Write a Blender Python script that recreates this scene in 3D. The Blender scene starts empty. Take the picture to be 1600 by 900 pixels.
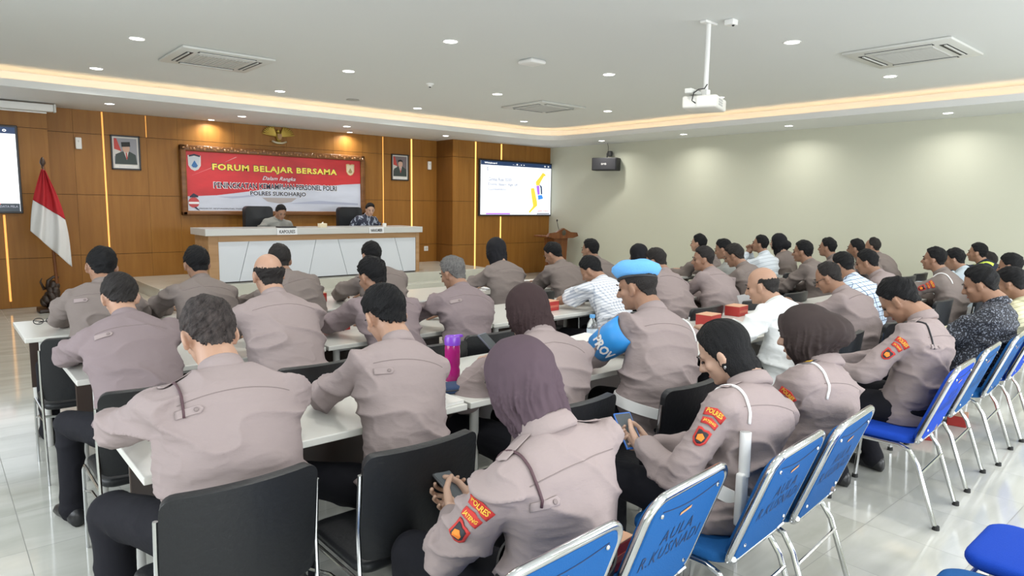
import bpy, bmesh, math, random
import numpy as np
from mathutils import Vector, Matrix
from mathutils.bvhtree import BVHTree
PI = math.pi
random.seed(4)
SC = bpy.context.scene
C = SC.collection
# ---------------------------------------------------------------- camera, world, exposure
CAM_H = 1.55
cam = bpy.data.cameras.new('camera'); camo = bpy.data.objects.new('camera', cam); C.objects.link(camo)
cam.sensor_width = 36.0; cam.lens = 36.0 * 1049.85 / 1600.0; cam.clip_start = 0.05; cam.clip_end = 60
camo.matrix_world = Matrix(((0.75535938, 0.06951541, -0.65161324, 0), (-0.65513146, 0.10336677, -0.74841037, 0),
                            (0.0153291, 0.99221113, 0.12362079, CAM_H), (0, 0, 0, 1)))
SC.camera = camo
w = bpy.data.worlds.new('world'); SC.world = w; w.use_nodes = True
w.node_tree.nodes['Background'].inputs[0].default_value = (0.75, 0.85, 1, 1)
w.node_tree.nodes['Background'].inputs[1].default_value = 0.6
SC.view_settings.view_transform = 'Standard'; SC.view_settings.look = 'None'
SC.view_settings.gamma = 1.0; SC.view_settings.use_curve_mapping = False
SC.view_settings.exposure = 0.12
SC.cycles.max_bounces = 7; SC.cycles.diffuse_bounces = 4; SC.cycles.glossy_bounces = 3; SC.cycles.transmission_bounces = 5
SC.cycles.use_denoising = True; SC.cycles.caustics_reflective = False; SC.cycles.caustics_refractive = False
SC.cycles.sample_clamp_indirect = 6.0
DOWN_W = 10.5; SOFF_W = 7.5; WINDOW_W = 200.0; LEFT_W = 130.0

def area_light(name, loc, size, sizey, power, color, rot):
    l = bpy.data.lights.new(name, 'AREA'); l.shape = 'RECTANGLE'; l.size = size; l.size_y = sizey
    l.energy = power; l.color = color
    o = bpy.data.objects.new(name, l); o.location = loc; o.rotation_euler = rot; C.objects.link(o); return o
# daylight entering by the window walls behind and to the left of the camera
area_light('window_daylight', (1.2, -2.35, 1.55), 4.6, 1.9, WINDOW_W, (0.93, 0.96, 1.0), (PI/2, 0, 0))
area_light('window_daylight', (7.2, -2.35, 1.55), 4.6, 1.9, WINDOW_W, (0.93, 0.96, 1.0), (PI/2, 0, 0))
area_light('window_daylight', (-1.68, 3.2, 1.55), 5.0, 1.7, LEFT_W, (0.90, 0.95, 1.0), (PI/2, 0, -PI/2))

# ---------------------------------------------------------------- materials
MAT = {}
def mat(name, col, rough=0.5, metal=0.0, spec=0.5, emit=None, es=1.0, noise=None, bump=None, trans=0.0, alpha=1.0, coat=0.0, sheen=0.0):
    if name in MAT: return MAT[name]
    m = bpy.data.materials.new(name); m.use_nodes = True; nt = m.node_tree; b = nt.nodes['Principled BSDF']
    b.inputs['Base Color'].default_value = (*col, 1); b.inputs['Roughness'].default_value = rough
    b.inputs['Metallic'].default_value = metal; b.inputs['Specular IOR Level'].default_value = spec
    b.inputs['Transmission Weight'].default_value = trans; b.inputs['Coat Weight'].default_value = coat
    b.inputs['Sheen Weight'].default_value = sheen
    if emit: b.inputs['Emission Color'].default_value = (*emit, 1); b.inputs['Emission Strength'].default_value = es
    if noise or bump:
        tc = nt.nodes.new('ShaderNodeTexCoord')
    if noise:   # (scale, amount, stretch)
        sc, am, st = noise
        mp = nt.nodes.new('ShaderNodeMapping'); mp.inputs['Scale'].default_value = st
        n = nt.nodes.new('ShaderNodeTexNoise'); n.inputs['Scale'].default_value = sc; n.inputs['Detail'].default_value = 4
        r = nt.nodes.new('ShaderNodeMapRange'); r.inputs['To Min'].default_value = 1 - am; r.inputs['To Max'].default_value = 1 + am
        r.inputs['From Min'].default_value = 0.25; r.inputs['From Max'].default_value = 0.75
        x = nt.nodes.new('ShaderNodeVectorMath'); x.operation = 'SCALE'; x.inputs[0].default_value = col
        nt.links.new(tc.outputs['Object'], mp.inputs[0]); nt.links.new(mp.outputs[0], n.inputs['Vector'])
        nt.links.new(n.outputs[0], r.inputs[0]); nt.links.new(r.outputs[0], x.inputs['Scale'])
        nt.links.new(x.outputs[0], b.inputs['Base Color'])
    if bump:    # (scale, strength, stretch)
        sc, am, st = bump
        mp = nt.nodes.new('ShaderNodeMapping'); mp.inputs['Scale'].default_value = st
        n = nt.nodes.new('ShaderNodeTexNoise'); n.inputs['Scale'].default_value = sc; n.inputs['Detail'].default_value = 5
        bu = nt.nodes.new('ShaderNodeBump'); bu.inputs['Strength'].default_value = am; bu.inputs['Distance'].default_value = 0.01
        nt.links.new(tc.outputs['Object'], mp.inputs[0]); nt.links.new(mp.outputs[0], n.inputs['Vector'])
        nt.links.new(n.outputs[0], bu.inputs['Height']); nt.links.new(bu.outputs[0], b.inputs['Normal'])
    MAT[name] = m; return m

def tile_material():
    m = bpy.data.materials.new('floor_tile'); m.use_nodes = True; nt = m.node_tree; N = nt.nodes; L = nt.links
    b = N['Principled BSDF']; b.inputs['Roughness'].default_value = 0.09; b.inputs['Specular IOR Level'].default_value = 0.65
    tc = N.new('ShaderNodeTexCoord'); sp = N.new('ShaderNodeSeparateXYZ'); L.new(tc.outputs['Object'], sp.inputs[0])
    def M(op, a, bb=None):
        n = N.new('ShaderNodeMath'); n.operation = op
        for i, v in enumerate((a, bb)):
            if v is None: continue
            if isinstance(v, (int, float)): n.inputs[i].default_value = v
            else: L.new(v, n.inputs[i])
        return n.outputs[0]
    T = 0.455; g = []
    for out, off in ((sp.outputs[0], 2.965), (sp.outputs[1], 1.227)):
        t = M('DIVIDE', M('ADD', out, 20 * T - off), T); f = M('FRACT', t); d = M('MINIMUM', f, M('SUBTRACT', 1.0, f))
        g.append(M('LESS_THAN', d, 0.0035)); g.append(M('FLOOR', t))
    grout = M('MAXIMUM', g[0], g[2])
    wn = N.new('ShaderNodeTexWhiteNoise'); cm = N.new('ShaderNodeCombineXYZ'); L.new(g[1], cm.inputs[0]); L.new(g[3], cm.inputs[1]); L.new(cm.outputs[0], wn.inputs['Vector'])
    mp = N.new('ShaderNodeVectorMath'); mp.operation = 'MULTIPLY_ADD'; mp.inputs[1].default_value = (9, 9, 9); L.new(wn.outputs['Color'], mp.inputs[0]); L.new(tc.outputs['Object'], mp.inputs[2])
    n = N.new('ShaderNodeTexNoise'); n.inputs['Scale'].default_value = 1.6; n.inputs['Detail'].default_value = 8; n.inputs['Distortion'].default_value = 1.2
    mm = N.new('ShaderNodeMapping'); mm.inputs['Scale'].default_value = (0.5, 2.6, 1); L.new(mp.outputs[0], mm.inputs[0]); L.new(mm.outputs[0], n.inputs['Vector'])
    cr = N.new('ShaderNodeValToRGB'); e = cr.color_ramp.elements
    e[0].position = 0.3; e[0].color = (0.45, 0.455, 0.405, 1); e[1].position = 0.62; e[1].color = (0.57, 0.575, 0.53, 1)
    L.new(n.outputs[0], cr.inputs[0])
    mx = N.new('ShaderNodeMix'); mx.data_type = 'RGBA'; L.new(grout, mx.inputs['Factor']); L.new(cr.outputs[0], mx.inputs['A']); mx.inputs['B'].default_value = (0.26, 0.26, 0.24, 1)
    L.new(mx.outputs['Result'], b.inputs['Base Color'])
    rr = M('MULTIPLY_ADD', grout, 0.4); N_ = rr.node; N_.inputs[2].default_value = 0.09; L.new(rr, b.inputs['Roughness'])
    return m

def wood_material(name, c0, c1, rough=0.32, axis=2):
    m = bpy.data.materials.new(name); m.use_nodes = True; nt = m.node_tree; N = nt.nodes; L = nt.links; b = N['Principled BSDF']
    b.inputs['Roughness'].default_value = rough; b.inputs['Specular IOR Level'].default_value = 0.3
    tc = N.new('ShaderNodeTexCoord'); mp = N.new('ShaderNodeMapping'); s = [9, 9, 9]; s[axis] = 0.7; mp.inputs['Scale'].default_value = s
    n = N.new('ShaderNodeTexNoise'); n.inputs['Scale'].default_value = 1.6; n.inputs['Detail'].default_value = 7; n.inputs['Distortion'].default_value = 0.6
    cr = N.new('ShaderNodeValToRGB'); e = cr.color_ramp.elements; e[0].position = 0.3; e[0].color = (*c0, 1); e[1].position = 0.7; e[1].color = (*c1, 1)
    L.new(tc.outputs['Object'], mp.inputs[0]); L.new(mp.outputs[0], n.inputs['Vector']); L.new(n.outputs[0], cr.inputs[0]); L.new(cr.outputs[0], b.inputs['Base Color'])
    return m

def check_material(name, base, line, size, wid, rough=0.8, both=False):
    """woven checks / stripes in a shirt's own cloth"""
    m = bpy.data.materials.new(name); m.use_nodes = True; nt = m.node_tree; N = nt.nodes; L = nt.links; b = N['Principled BSDF']
    b.inputs['Roughness'].default_value = rough
    tc = N.new('ShaderNodeTexCoord'); sp = N.new('ShaderNodeSeparateXYZ'); L.new(tc.outputs['Object'], sp.inputs[0])
    def M(op, a, bb=None):
        n = N.new('ShaderNodeMath'); n.operation = op
        for i, v in enumerate((a, bb)):
            if v is None: continue
            if isinstance(v, (int, float)): n.inputs[i].default_value = v
            else: L.new(v, n.inputs[i])
        return n.outputs[0]
    u = M('MULTIPLY_ADD', sp.outputs[1], 0.35); L.new(sp.outputs[0], u.node.inputs[2])
    v = M('MULTIPLY_ADD', sp.outputs[1], 0.45); L.new(sp.outputs[2], v.node.inputs[2])
    f1 = M('LESS_THAN', M('FRACT', M('DIVIDE', M('ADD', u, 10.0), size)), wid)
    f2 = M('LESS_THAN', M('FRACT', M('DIVIDE', M('ADD', v, 10.0), size)), wid)
    fac = M('MULTIPLY', M('ADD', f1, f2), 0.5) if both else f2
    if both == 'sharp': fac = M('MAXIMUM', f1, f2)
    mx = N.new('ShaderNodeMix'); mx.data_type = 'RGBA'; L.new(fac, mx.inputs['Factor']); mx.inputs['A'].default_value = (*base, 1); mx.inputs['B'].default_value = (*line, 1)
    L.new(mx.outputs['Result'], b.inputs['Base Color'])
    MAT[name] = m; return m

def speckle_material(name, base, dot, scale, thr, st=(1, 1, 1)):
    m = bpy.data.materials.new(name); m.use_nodes = True; nt = m.node_tree; N = nt.nodes; L = nt.links; b = N['Principled BSDF']; b.inputs['Roughness'].default_value = 0.8
    tc = N.new('ShaderNodeTexCoord'); mp = N.new('ShaderNodeMapping'); mp.inputs['Scale'].default_value = st
    n = N.new('ShaderNodeTexNoise'); n.inputs['Scale'].default_value = scale; n.inputs['Detail'].default_value = 2
    cr = N.new('ShaderNodeValToRGB'); e = cr.color_ramp.elements; e[0].position = thr; e[0].color = (*base, 1); e[1].position = thr + 0.04; e[1].color = (*dot, 1)
    L.new(tc.outputs['Object'], mp.inputs[0]); L.new(mp.outputs[0], n.inputs['Vector']); L.new(n.outputs[0], cr.inputs[0]); L.new(cr.outputs[0], b.inputs['Base Color'])
    MAT[name] = m; return m

# ---------------------------------------------------------------- mesh building
_sph = {}
def sphere_grid(n, m):
    if (n, m) not in _sph:
        v = [(0, 0, -1)]
        for j in range(1, m):
            t = -PI/2 + PI*j/m
            for i in range(n): v.append((math.cos(t)*math.cos(2*PI*i/n), math.cos(t)*math.sin(2*PI*i/n), math.sin(t)))
        v.append((0, 0, 1)); f = []
        for i in range(n): f.append((0, 1+(i+1) % n, 1+i))
        for j in range(m-2):
            a = 1+j*n
            for i in range(n): f.append((a+i, a+(i+1) % n, a+n+(i+1) % n, a+n+i))
        a = 1+(m-2)*n; t = len(v)-1
        for i in range(n): f.append((a+i, a+(i+1) % n, t))
        _sph[(n, m)] = (np.array(v, float), f)
    return _sph[(n, m)]
def rz(a): c, s = math.cos(a), math.sin(a); return np.array([[c, -s, 0], [s, c, 0], [0, 0, 1.]])
def rx(a): c, s = math.cos(a), math.sin(a); return np.array([[1., 0, 0], [0, c, -s], [0, s, c]])
def ry(a): c, s = math.cos(a), math.sin(a); return np.array([[c, 0, s], [0, 1., 0], [-s, 0, c]])
def unit(v): v = np.asarray(v, float); return v/max(np.linalg.norm(v), 1e-9)
def basis(axis, hint=(0, 0, 1)):
    z = unit(axis); h = np.array(hint, float)
    if abs(z @ unit(h)) > 0.97: h = np.array([1., 0, 0]) if abs(z[0]) < 0.9 else np.array([0, 1., 0])
    x = unit(np.cross(h, z)); y = np.cross(z, x); return x, y, z
class MB:
    def __init__(s): s.v = []; s.f = []; s.n = 0
    def add(s, v, f):
        v = np.asarray(v, float).reshape(-1, 3); s.v.append(v); o = s.n; s.f.extend([tuple(i+o for i in q) for q in f]); s.n += len(v); return s
    def box(s, x0, x1, y0, y1, z0, z1, R=None, c=None):
        v = np.array([(x, y, z) for z in (z0, z1) for y in (y0, y1) for x in (x0, x1)], float)
        if R is not None: c = np.array(c if c is not None else (0, 0, 0), float); v = (v-c) @ R.T + c
        return s.add(v, [(0, 2, 3, 1), (4, 5, 7, 6), (0, 1, 5, 4), (2, 6, 7, 3), (0, 4, 6, 2), (1, 3, 7, 5)])
    def rbox(s, x0, x1, y0, y1, z0, z1, r=0.01, seg=3, R=None, t=None):
        bm = bmesh.new(); bmesh.ops.create_cube(bm, size=1)
        for q in bm.verts: q.co = Vector(((x0+x1)/2+q.co.x*(x1-x0), (y0+y1)/2+q.co.y*(y1-y0), (z0+z1)/2+q.co.z*(z1-z0)))
        bmesh.ops.bevel(bm, geom=bm.edges[:], offset=r, segments=seg, profile=0.5, affect='EDGES')
        bm.verts.ensure_lookup_table(); v = np.array([q.co[:] for q in bm.verts]); f = [[q.index for q in fc.verts] for fc in bm.faces]; bm.free()
        if R is not None: v = v @ R.T
        if t is not None: v = v + np.array(t)
        return s.add(v, f)
    def ell(s, c, r, R=None, n=18, m=10):
        g, f = sphere_grid(n, m); v = g*np.array(r)
        if R is not None: v = v @ R.T
        return s.add(v+np.array(c), f)
    def cap(s, p0, p1, r0, r1, n=14, k=4):
        p0 = np.array(p0, float); p1 = np.array(p1, float); x, y, z = basis(p1-p0) if np.linalg.norm(p1-p0) > 1e-6 else basis((0, 0, 1))
        rings = []
        for j in range(k+1):
            a = -PI/2+PI/2*j/k; rings.append((p0+z*r0*math.sin(a), max(r0*math.cos(a), 1e-4)))
        for j in range(k+1):
            a = PI/2*j/k; rings.append((p1+z*r1*math.sin(a), max(r1*math.cos(a), 1e-4)))
        return s.loft([[c+x*r*math.cos(2*PI*i/n)+y*r*math.sin(2*PI*i/n) for i in range(n)] for c, r in rings])
    def loft(s, rings, cap=True, closed=True):
        n = len(rings[0]); v = np.array(rings, float).reshape(-1, 3); f = []
        for j in range(len(rings)-1):
            for i in range(n if closed else n-1):
                a = j*n+i; b = j*n+(i+1) % n; f.append((a, b, b+n, a+n))
        if cap and closed: f.append(tuple(range(n-1, -1, -1))); f.append(tuple((len(rings)-1)*n+i for i in range(n)))
        return s.add(v, f)
    def tube(s, pts, r, n=8, closed=False):
        P = [np.array(p, float) for p in pts]; rings = []; px = None; N = len(P)
        for i, p in enumerate(P):
            if closed: t = unit(P[(i+1) % N]-P[i-1])
            else: t = unit(P[min(i+1, N-1)]-P[max(i-1, 0)])
            if px is None: x, y, _ = basis(t)
            else: x = unit(px-t*(px@t)); y = np.cross(t, x)
            px = x; rr = r[i] if isinstance(r, (list, tuple)) else r
            rings.append([p+x*rr*math.cos(2*PI*k/n)+y*rr*math.sin(2*PI*k/n) for k in range(n)])
        if closed:
            v = np.array(rings).reshape(-1, 3); f = []
            for j in range(N):
                for i in range(n): a = j*n+i; b = j*n+(i+1) % n; c = ((j+1) % N)*n; f.append((a, b, c+(i+1) % n, c+i))
            return s.add(v, f)
        return s.loft(rings)
    def lathe(s, prof, c=(0, 0, 0), n=24, R=None):
        g = [[(max(r, 1e-4)*math.cos(2*PI*i/n), max(r, 1e-4)*math.sin(2*PI*i/n), z) for i in range(n)] for r, z in prof]
        v = np.array(g, float).reshape(-1, 3)
        if R is not None: v = v @ R.T
        v = v+np.array(c); return s.loft(v.reshape(len(prof), n, 3))
    def prism(s, pts, y0, y1):      # outline in x,z ; depth in y
        n = len(pts); v = [(x, y0, z) for x, z in pts]+[(x, y1, z) for x, z in pts]
        f = [tuple(range(n)), tuple(range(2*n-1, n-1, -1))]+[(i, i+n, (i+1) % n+n, (i+1) % n) for i in range(n)]
        return s.add(v, f)
    def mesh(s, name='m'):
        me = bpy.data.meshes.new(name); me.from_pydata(np.concatenate(s.v).tolist(), [], s.f); me.update(); return me
def fixn(me):
    bm = bmesh.new(); bm.from_mesh(me); bmesh.ops.recalc_face_normals(bm, faces=bm.faces[:]); bm.to_mesh(me); bm.free()
def put(name, me, m, parent=None, smooth=False, loc=None, props=None):
    if isinstance(me, MB): me = me.mesh(name); fixn(me)
    me.name = name
    if m is not None: me.materials.clear(); me.materials.append(m)
    if smooth is True: me.shade_smooth()
    elif smooth: 
        me.shade_smooth(); me.set_sharp_from_angle(angle=math.radians(smooth))
    o = bpy.data.objects.new(name, me); C.objects.link(o)
    if parent is not None: o.parent = parent
    if loc is not None: o.location = loc
    for k, v in (props or {}).items(): o[k] = v
    return o
def thing(name, label, cat, loc=(0, 0, 0), rot=0, group=None):
    o = bpy.data.objects.new(name, None); C.objects.link(o); o.location = loc; o.rotation_euler = (0, 0, rot); o.empty_display_size = 0.1
    tag(o, label, cat, group); return o
def tag(o, label, cat, group=None):
    o['label'] = label; o['category'] = cat
    if group: o['group'] = group
    return o
def struct(name, mb, m, **k):
    o = put(name, mb, m, **k); o['kind'] = 'structure'; return o
def dup(root, loc, rot=0, label=None, group=None):
    r = root.copy(); C.objects.link(r); r.location = loc; r.rotation_euler = (0, 0, rot)
    if label: r['label'] = label
    if group: r['group'] = group
    for ch in root.children:
        c = ch.copy(); C.objects.link(c); c.parent = r
        for g in ch.children:
            d = g.copy(); C.objects.link(d); d.parent = c
    return r
def text_mesh(s, w, h, bold=0.0, shear=0.0, extrude=0.0, space=1.0):
    """lettering fitted into a w x h box centred on the origin, in the x,z plane facing -y"""
    cu = bpy.data.curves.new('t', 'FONT'); cu.body = s; cu.align_x = 'CENTER'; cu.size = 1; cu.offset = bold; cu.shear = shear; cu.extrude = extrude; cu.resolution_u = 2; cu.space_character = space
    o = bpy.data.objects.new('t', cu); C.objects.link(o)
    dg = bpy.context.evaluated_depsgraph_get(); me = bpy.data.meshes.new_from_object(o.evaluated_get(dg)); bpy.data.objects.remove(o); bpy.data.curves.remove(cu)
    v = np.empty(len(me.vertices)*3); me.vertices.foreach_get('co', v); v = v.reshape(-1, 3)
    lo, hi = v.min(0), v.max(0); c = (lo+hi)/2; sx = w/(hi[0]-lo[0]); sz = h/(hi[1]-lo[1])
    o2 = np.stack([(v[:, 0]-c[0])*sx, -v[:, 2], (v[:, 1]-c[1])*sz], 1)
    me.vertices.foreach_set('co', o2.ravel()); me.update(); return me
def text(name, s, w, h, m, parent, loc, **k):
    rot = k.pop('R', None)
    me = text_mesh(s, w, h, **k); o = put(name, me, m, parent); o.location = loc
    if rot is not None: o.rotation_euler = rot
    return o
def voxel(mb, vs, it=4):
    me = mb.mesh(); o = bpy.data.objects.new('tmp', me); C.objects.link(o)
    m = o.modifiers.new('r', 'REMESH'); m.mode = 'VOXEL'; m.voxel_size = vs
    if it: q = o.modifiers.new('s', 'SMOOTH'); q.iterations = it; q.factor = 0.5
    dg = bpy.context.evaluated_depsgraph_get(); out = bpy.data.meshes.new_from_object(o.evaluated_get(dg))
    bpy.data.objects.remove(o); bpy.data.meshes.remove(me); return out
def arrays(me):
    v = np.empty(len(me.vertices)*3); me.vertices.foreach_get('co', v); q = np.empty(len(me.loops), int); me.loops.foreach_get('vertex_index', q)
    return v.reshape(-1, 3), q.reshape(-1, 4)
def quad_mesh(v, q):
    me = bpy.data.meshes.new('q'); me.vertices.add(len(v)); me.vertices.foreach_set('co', np.ascontiguousarray(v, float).ravel())
    me.loops.add(q.size); me.loops.foreach_set('vertex_index', np.ascontiguousarray(q, dtype=np.int32).ravel())
    me.polygons.add(len(q)); me.polygons.foreach_set('loop_start', np.arange(0, q.size, 4, dtype=np.int32))
    me.update(calc_edges=True); me.validate(); return me
def vnoise(p, seed=0):
    p = np.asarray(p, float)+seed*17.3; i = np.floor(p).astype(np.int64); f = p-i; f = f*f*(3-2*f)
    def hsh(a, b, c):
        h = (a*374761393+b*668265263+c*2147483647+seed*1274126177) & 0xffffffff; h = ((h ^ (h >> 13))*1274126177) & 0xffffffff; h ^= h >> 16; return (h & 0xffff)/65535.0
    r = 0
    for dx in (0, 1):
        for dy in (0, 1):
            for dz in (0, 1):
                wgt = (f[:, 0] if dx else 1-f[:, 0])*(f[:, 1] if dy else 1-f[:, 1])*(f[:, 2] if dz else 1-f[:, 2])
                r = r+wgt*hsh(i[:, 0]+dx, i[:, 1]+dy, i[:, 2]+dz)
    return r
def displace(me, fn):
    v, q = arrays(me); n = np.empty(len(v)*3); me.vertices.foreach_get('normal', n); n = n.reshape(-1, 3)
    d = fn(v); me.vertices.foreach_set('co', (v+n*d[:, None]).ravel()); me.update(); return me
# ---------------------------------------------------------------- room shell
XR, YW, YR, YL, XL, YB = 10.92, 11.85, 11.27, 11.54, -1.8, -2.5
ZC, ZS = 3.064, 2.839
ceil_m = mat('ceiling_paint', (0.70, 0.72, 0.71), 0.75)
wall_m = mat('wall_paint_green', (0.57, 0.58, 0.475), 0.7)
struct('floor', MB().box(XL-0.1, XR+0.1, YB-0.1, YW+0.1, -0.1, 0), tile_material())
struct('ceiling', MB().box(XL-0.1, XR+0.1, YB-0.1, YW+0.1, ZC, ZC+0.1), ceil_m)
struct('wall_right', MB().box(XR, XR+0.12, YB-0.1, YW+0.2, 0, ZC), wall_m)
def wall_with_windows(axis, c, t, a0, a1, wins, z0=0.55, z1=2.5):
    mb = MB(); xs = [a0]+[q for ww in wins for q in ww]+[a1]
    def bx(u0, u1, za, zb):
        if axis == 'y': mb.box(u0, u1, c-t, c, za, zb)
        else: mb.box(c-t, c, u0, u1, za, zb)
    for i in range(0, len(xs), 2): bx(xs[i], xs[i+1], 0, ZC)
    for u0, u1 in wins: bx(u0, u1, 0, z0); bx(u0, u1, z1, ZC)
    return mb
glass_m = mat('window_glass', (0.9, 0.95, 1), 0.02, trans=1.0); alu = mat('window_aluminium', (0.7, 0.7, 0.7), 0.4, 0.6)
struct('wall_back', wall_with_windows('y', YB, 0.15, XL-0.1, XR+0.1, [(-1.0, 3.5), (4.9, 9.5)]), wall_m)
struct('wall_left', wall_with_windows('x', XL, 0.15, YB-0.1, YW+0.2, [(0.7, 5.7)]), wall_m)
k = 0
for ax, c, u0, u1 in (('y', YB-0.07, -1.0, 3.5), ('y', YB-0.07, 4.9, 9.5), ('x', XL-0.07, 0.7, 5.7)):
    k += 1; fr = MB(); gl = MB(); n = 4; st = (u1-u0)/n
    def bx(mb, a, b, t, za, zb):
        if ax == 'y': mb.box(a, b, c-t, c+t, za, zb)
        else: mb.box(c-t, c+t, a, b, za, zb)
    for i in range(n+1): bx(fr, u0+i*st-0.03, u0+i*st+0.03, 0.03, 0.55, 2.5)
    bx(fr, u0, u1, 0.03, 0.55, 0.6); bx(fr, u0, u1, 0.03, 2.45, 2.5); bx(gl, u0, u1, 0.004, 0.58, 2.47)
    w_ = struct('window_%d' % k, fr, alu); put('pane', gl, glass_m, w_)
wood_m = wood_material('wall_veneer', (0.265, 0.112, 0.020), (0.325, 0.145, 0.029), 0.42)
wood_shaded = wood_material('wall_veneer_shaded', (0.17, 0.072, 0.016), (0.21, 0.09, 0.02), 0.45)  # same veneer made darker: shade of the recess sides put into the colour
groove_m = mat('joint_shadow_gap', (0.035, 0.02, 0.012), 0.8)
def panels(xs, zs, y, gap=0.006, gx=0.0025):
    mb = MB()
    for i in range(len(xs)-1):
        for j in range(len(zs)-1): mb.box(xs[i]+gx/2, xs[i+1]-gx/2, y, y+0.02, zs[j]+gap/2, zs[j+1]-gap/2)
    return mb
ZG = [0, 0.694, 1.595, 2.496, 2.84]
struct('wall_front', panels([1.37, 1.72, 2.10, 2.69, 3.14, 4.04, 4.94, 5.84, 6.45, 6.89, 7.55, 8.17], ZG, YW), wood_m)
struct('trim_1', MB().box(XL, XR, YW+0.02, YW+0.12, 0, ZC), groove_m)
pr = MB()
for j in range(4): pr.box(8.17, 8.19, YR+0.02, YW, ZG[j]+0.003, ZG[j+1]-0.003)
struct('wall_front_side', pr, wood_shaded)
struct('wall_front_right', panels([8.17, 8.31, 8.75, 9.45, 10.15, XR], ZG, YR), wood_m)
struct('trim_2', MB().box(8.19, XR, YR+0.02, YR+0.06, 0, 2.84), groove_m)
struct('wall_front_left', panels([XL, -0.9, 0.0, 0.81, 1.37], ZG, YL), wood_m)
struct('trim_3', MB().box(XL, 1.35, YL+0.02, YL+0.06, 0, 2.84), groove_m)
pr = MB()
for j in range(4): pr.box(1.35, 1.37, YL+0.02, YW, ZG[j]+0.003, ZG[j+1]-0.003)
struct('wall_front_left_side', pr, wood_shaded)
# lowered ceiling border with its light cove, following the front and the right wall
EY, EX, RC = 10.05, 9.73, 0.55
path = [((XL-0.1, EY), (0, 1))]+[((EX-RC, EY), (0, 1))]
for i in range(1, 12):
    a = PI/2*(1-i/12); path.append(((EX-RC+RC*math.cos(a), EY-RC+RC*math.sin(a)), (math.cos(a), math.sin(a))))
path += [((EX, EY-RC), (1, 0)), ((EX, YB-0.1), (1, 0))]
def off(p, d, o):
    if o is None:
        x = XR+0.05 if d[0] > 0.01 else p[0]; y = YW+0.05 if d[1] > 0.01 else p[1]
        if 0.01 < d[0] < 0.999: x, y = (XR+0.05, YW+0.05)
        return x, y
    return p[0]+d[0]*o, p[1]+d[1]*o
prof = [(None, ZS), (0, ZS), (0, ZS+0.088), (0.02, ZS+0.088), (0.02, ZS+0.02), (0.34, ZS+0.02), (0.34, ZC+0.01)]
mb = MB(); rings = [[(*off(p, d, o), z) for o, z in prof] for p, d in path]
mb.loft(rings, cap=False, closed=False)
bd = struct('ceiling_border', mb, mat('ceiling_paint_white', (0.72, 0.74, 0.74), 0.7))
warm = (1.0, 0.66, 0.36)
st = put('cove_light', MB().tube([(*off(p, d, 0.11), ZS+0.035) for p, d in path], 0.011, 6), mat('cove_led', (1, 1, 1), 0.5, emit=warm, es=10.0))
tag(st, 'warm white light line hidden in the ceiling cove along the front and right walls', 'cove light')
# vertical light strips in the wooden wall
led_m = mat('wall_led', (1, 0.6, 0.2), 0.5, emit=(1.0, 0.56, 0.14), es=1.35); led_dim = mat('wall_led_dim', (1, 0.6, 0.2), 0.5, emit=(1.0, 0.38, 0.05), es=0.75)
for x, y, z0, z1, lb in ((0.81, YL, 0.1, 1.30, 'slim amber light strip in the wood below the screen at the far left'),
                         (2.10, YW, 0.33, 2.83, 'slim amber light strip left of the portrait nearest the flag'),
                         (2.69, YW, 2.50, 2.83, 'short faint light strip at the top of the wood, right of the left portrait'),
                         (6.89, YW, 0.33, 2.83, 'slim amber light strip between the banner and the right portrait'),
                         (7.55, YW, 0.33, 2.83, 'slim amber light strip just right of the right portrait'),
                         (8.75, YR, 0.02, 2.83, 'slim amber light strip left of the right wall screen'),
                         (9.45, YR, 2.50, 2.83, 'short amber light strip above the right wall screen'),
                         (9.45, YR, 0.02, 1.28, 'amber light strip under the right wall screen')):
    r = {0.81: 0.013, 2.10: 0.011, 2.69: 0.005, 6.89: 0.009}.get(x, 0.016); dim = x < 7
    o = put('light_strip', MB().rbox(x-r, x+r, y-0.006, y+0.004, z0, z1, 0.003, 1), led_dim if dim else led_m); tag(o, lb, 'light strip', 'light strips in the wooden wall')
# stage
stage_m = mat('stage_tile', (0.55, 0.55, 0.49), 0.14, noise=(3, 0.06, (1, 1, 1)))
mb = MB(); mb.rbox(2.34, 8.17, 10.02, YW, 0, 0.324, 0.006, 2)
sg = struct('stage_floor', mb, stage_m)
struct('stage_step', MB().rbox(2.14, 2.34, 10.02, YW-0.02, 0, 0.162, 0.005, 2), stage_m)
struct('stage_front_step', MB().rbox(2.14, 8.17, 9.78, 10.02, 0, 0.162, 0.005, 2), stage_m)

# ---------------------------------------------------------------- ceiling fittings
lamp_m = mat('downlight_lens', (1, 1, 1), 0.4, emit=(1, 0.98, 0.94), es=14.0); white_p = mat('white_plastic', (0.78, 0.78, 0.76), 0.4)
cols = {1.64: 'first', 3.85: 'second', 6.11: 'third', 8.42: 'fourth'}
rows = {-1.2: 'behind the camera', 0.95: 'above the camera', 3.16: 'nearest in view', 5.36: 'second nearest', 7.39: 'second farthest', 9.41: 'farthest'}
def downlight(x, y, z, watt, label, grp, r=0.062):
    t = thing('downlight', label, 'ceiling light', (x, y, z), 0, grp)
    put('trim_ring', MB().lathe([(r, -0.001), (r+0.012, -0.006), (r+0.016, -0.002), (r+0.016, 0.0)], n=24), white_p, t, smooth=30)
    put('diffuser', MB().lathe([(0, -0.003), (r, -0.003), (r, 0.001), (0, 0.001)], n=24), lamp_m, t)
    l = bpy.data.lights.new('downlight_lamp', 'AREA'); l.shape = 'DISK'; l.size = 0.12; l.energy = watt; l.color = (1, 0.965, 0.91); l.spread = math.radians(150)
    o = bpy.data.objects.new('downlight_lamp', l); o.location = (0, 0, -0.008); o.parent = t; C.objects.link(o)
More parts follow.
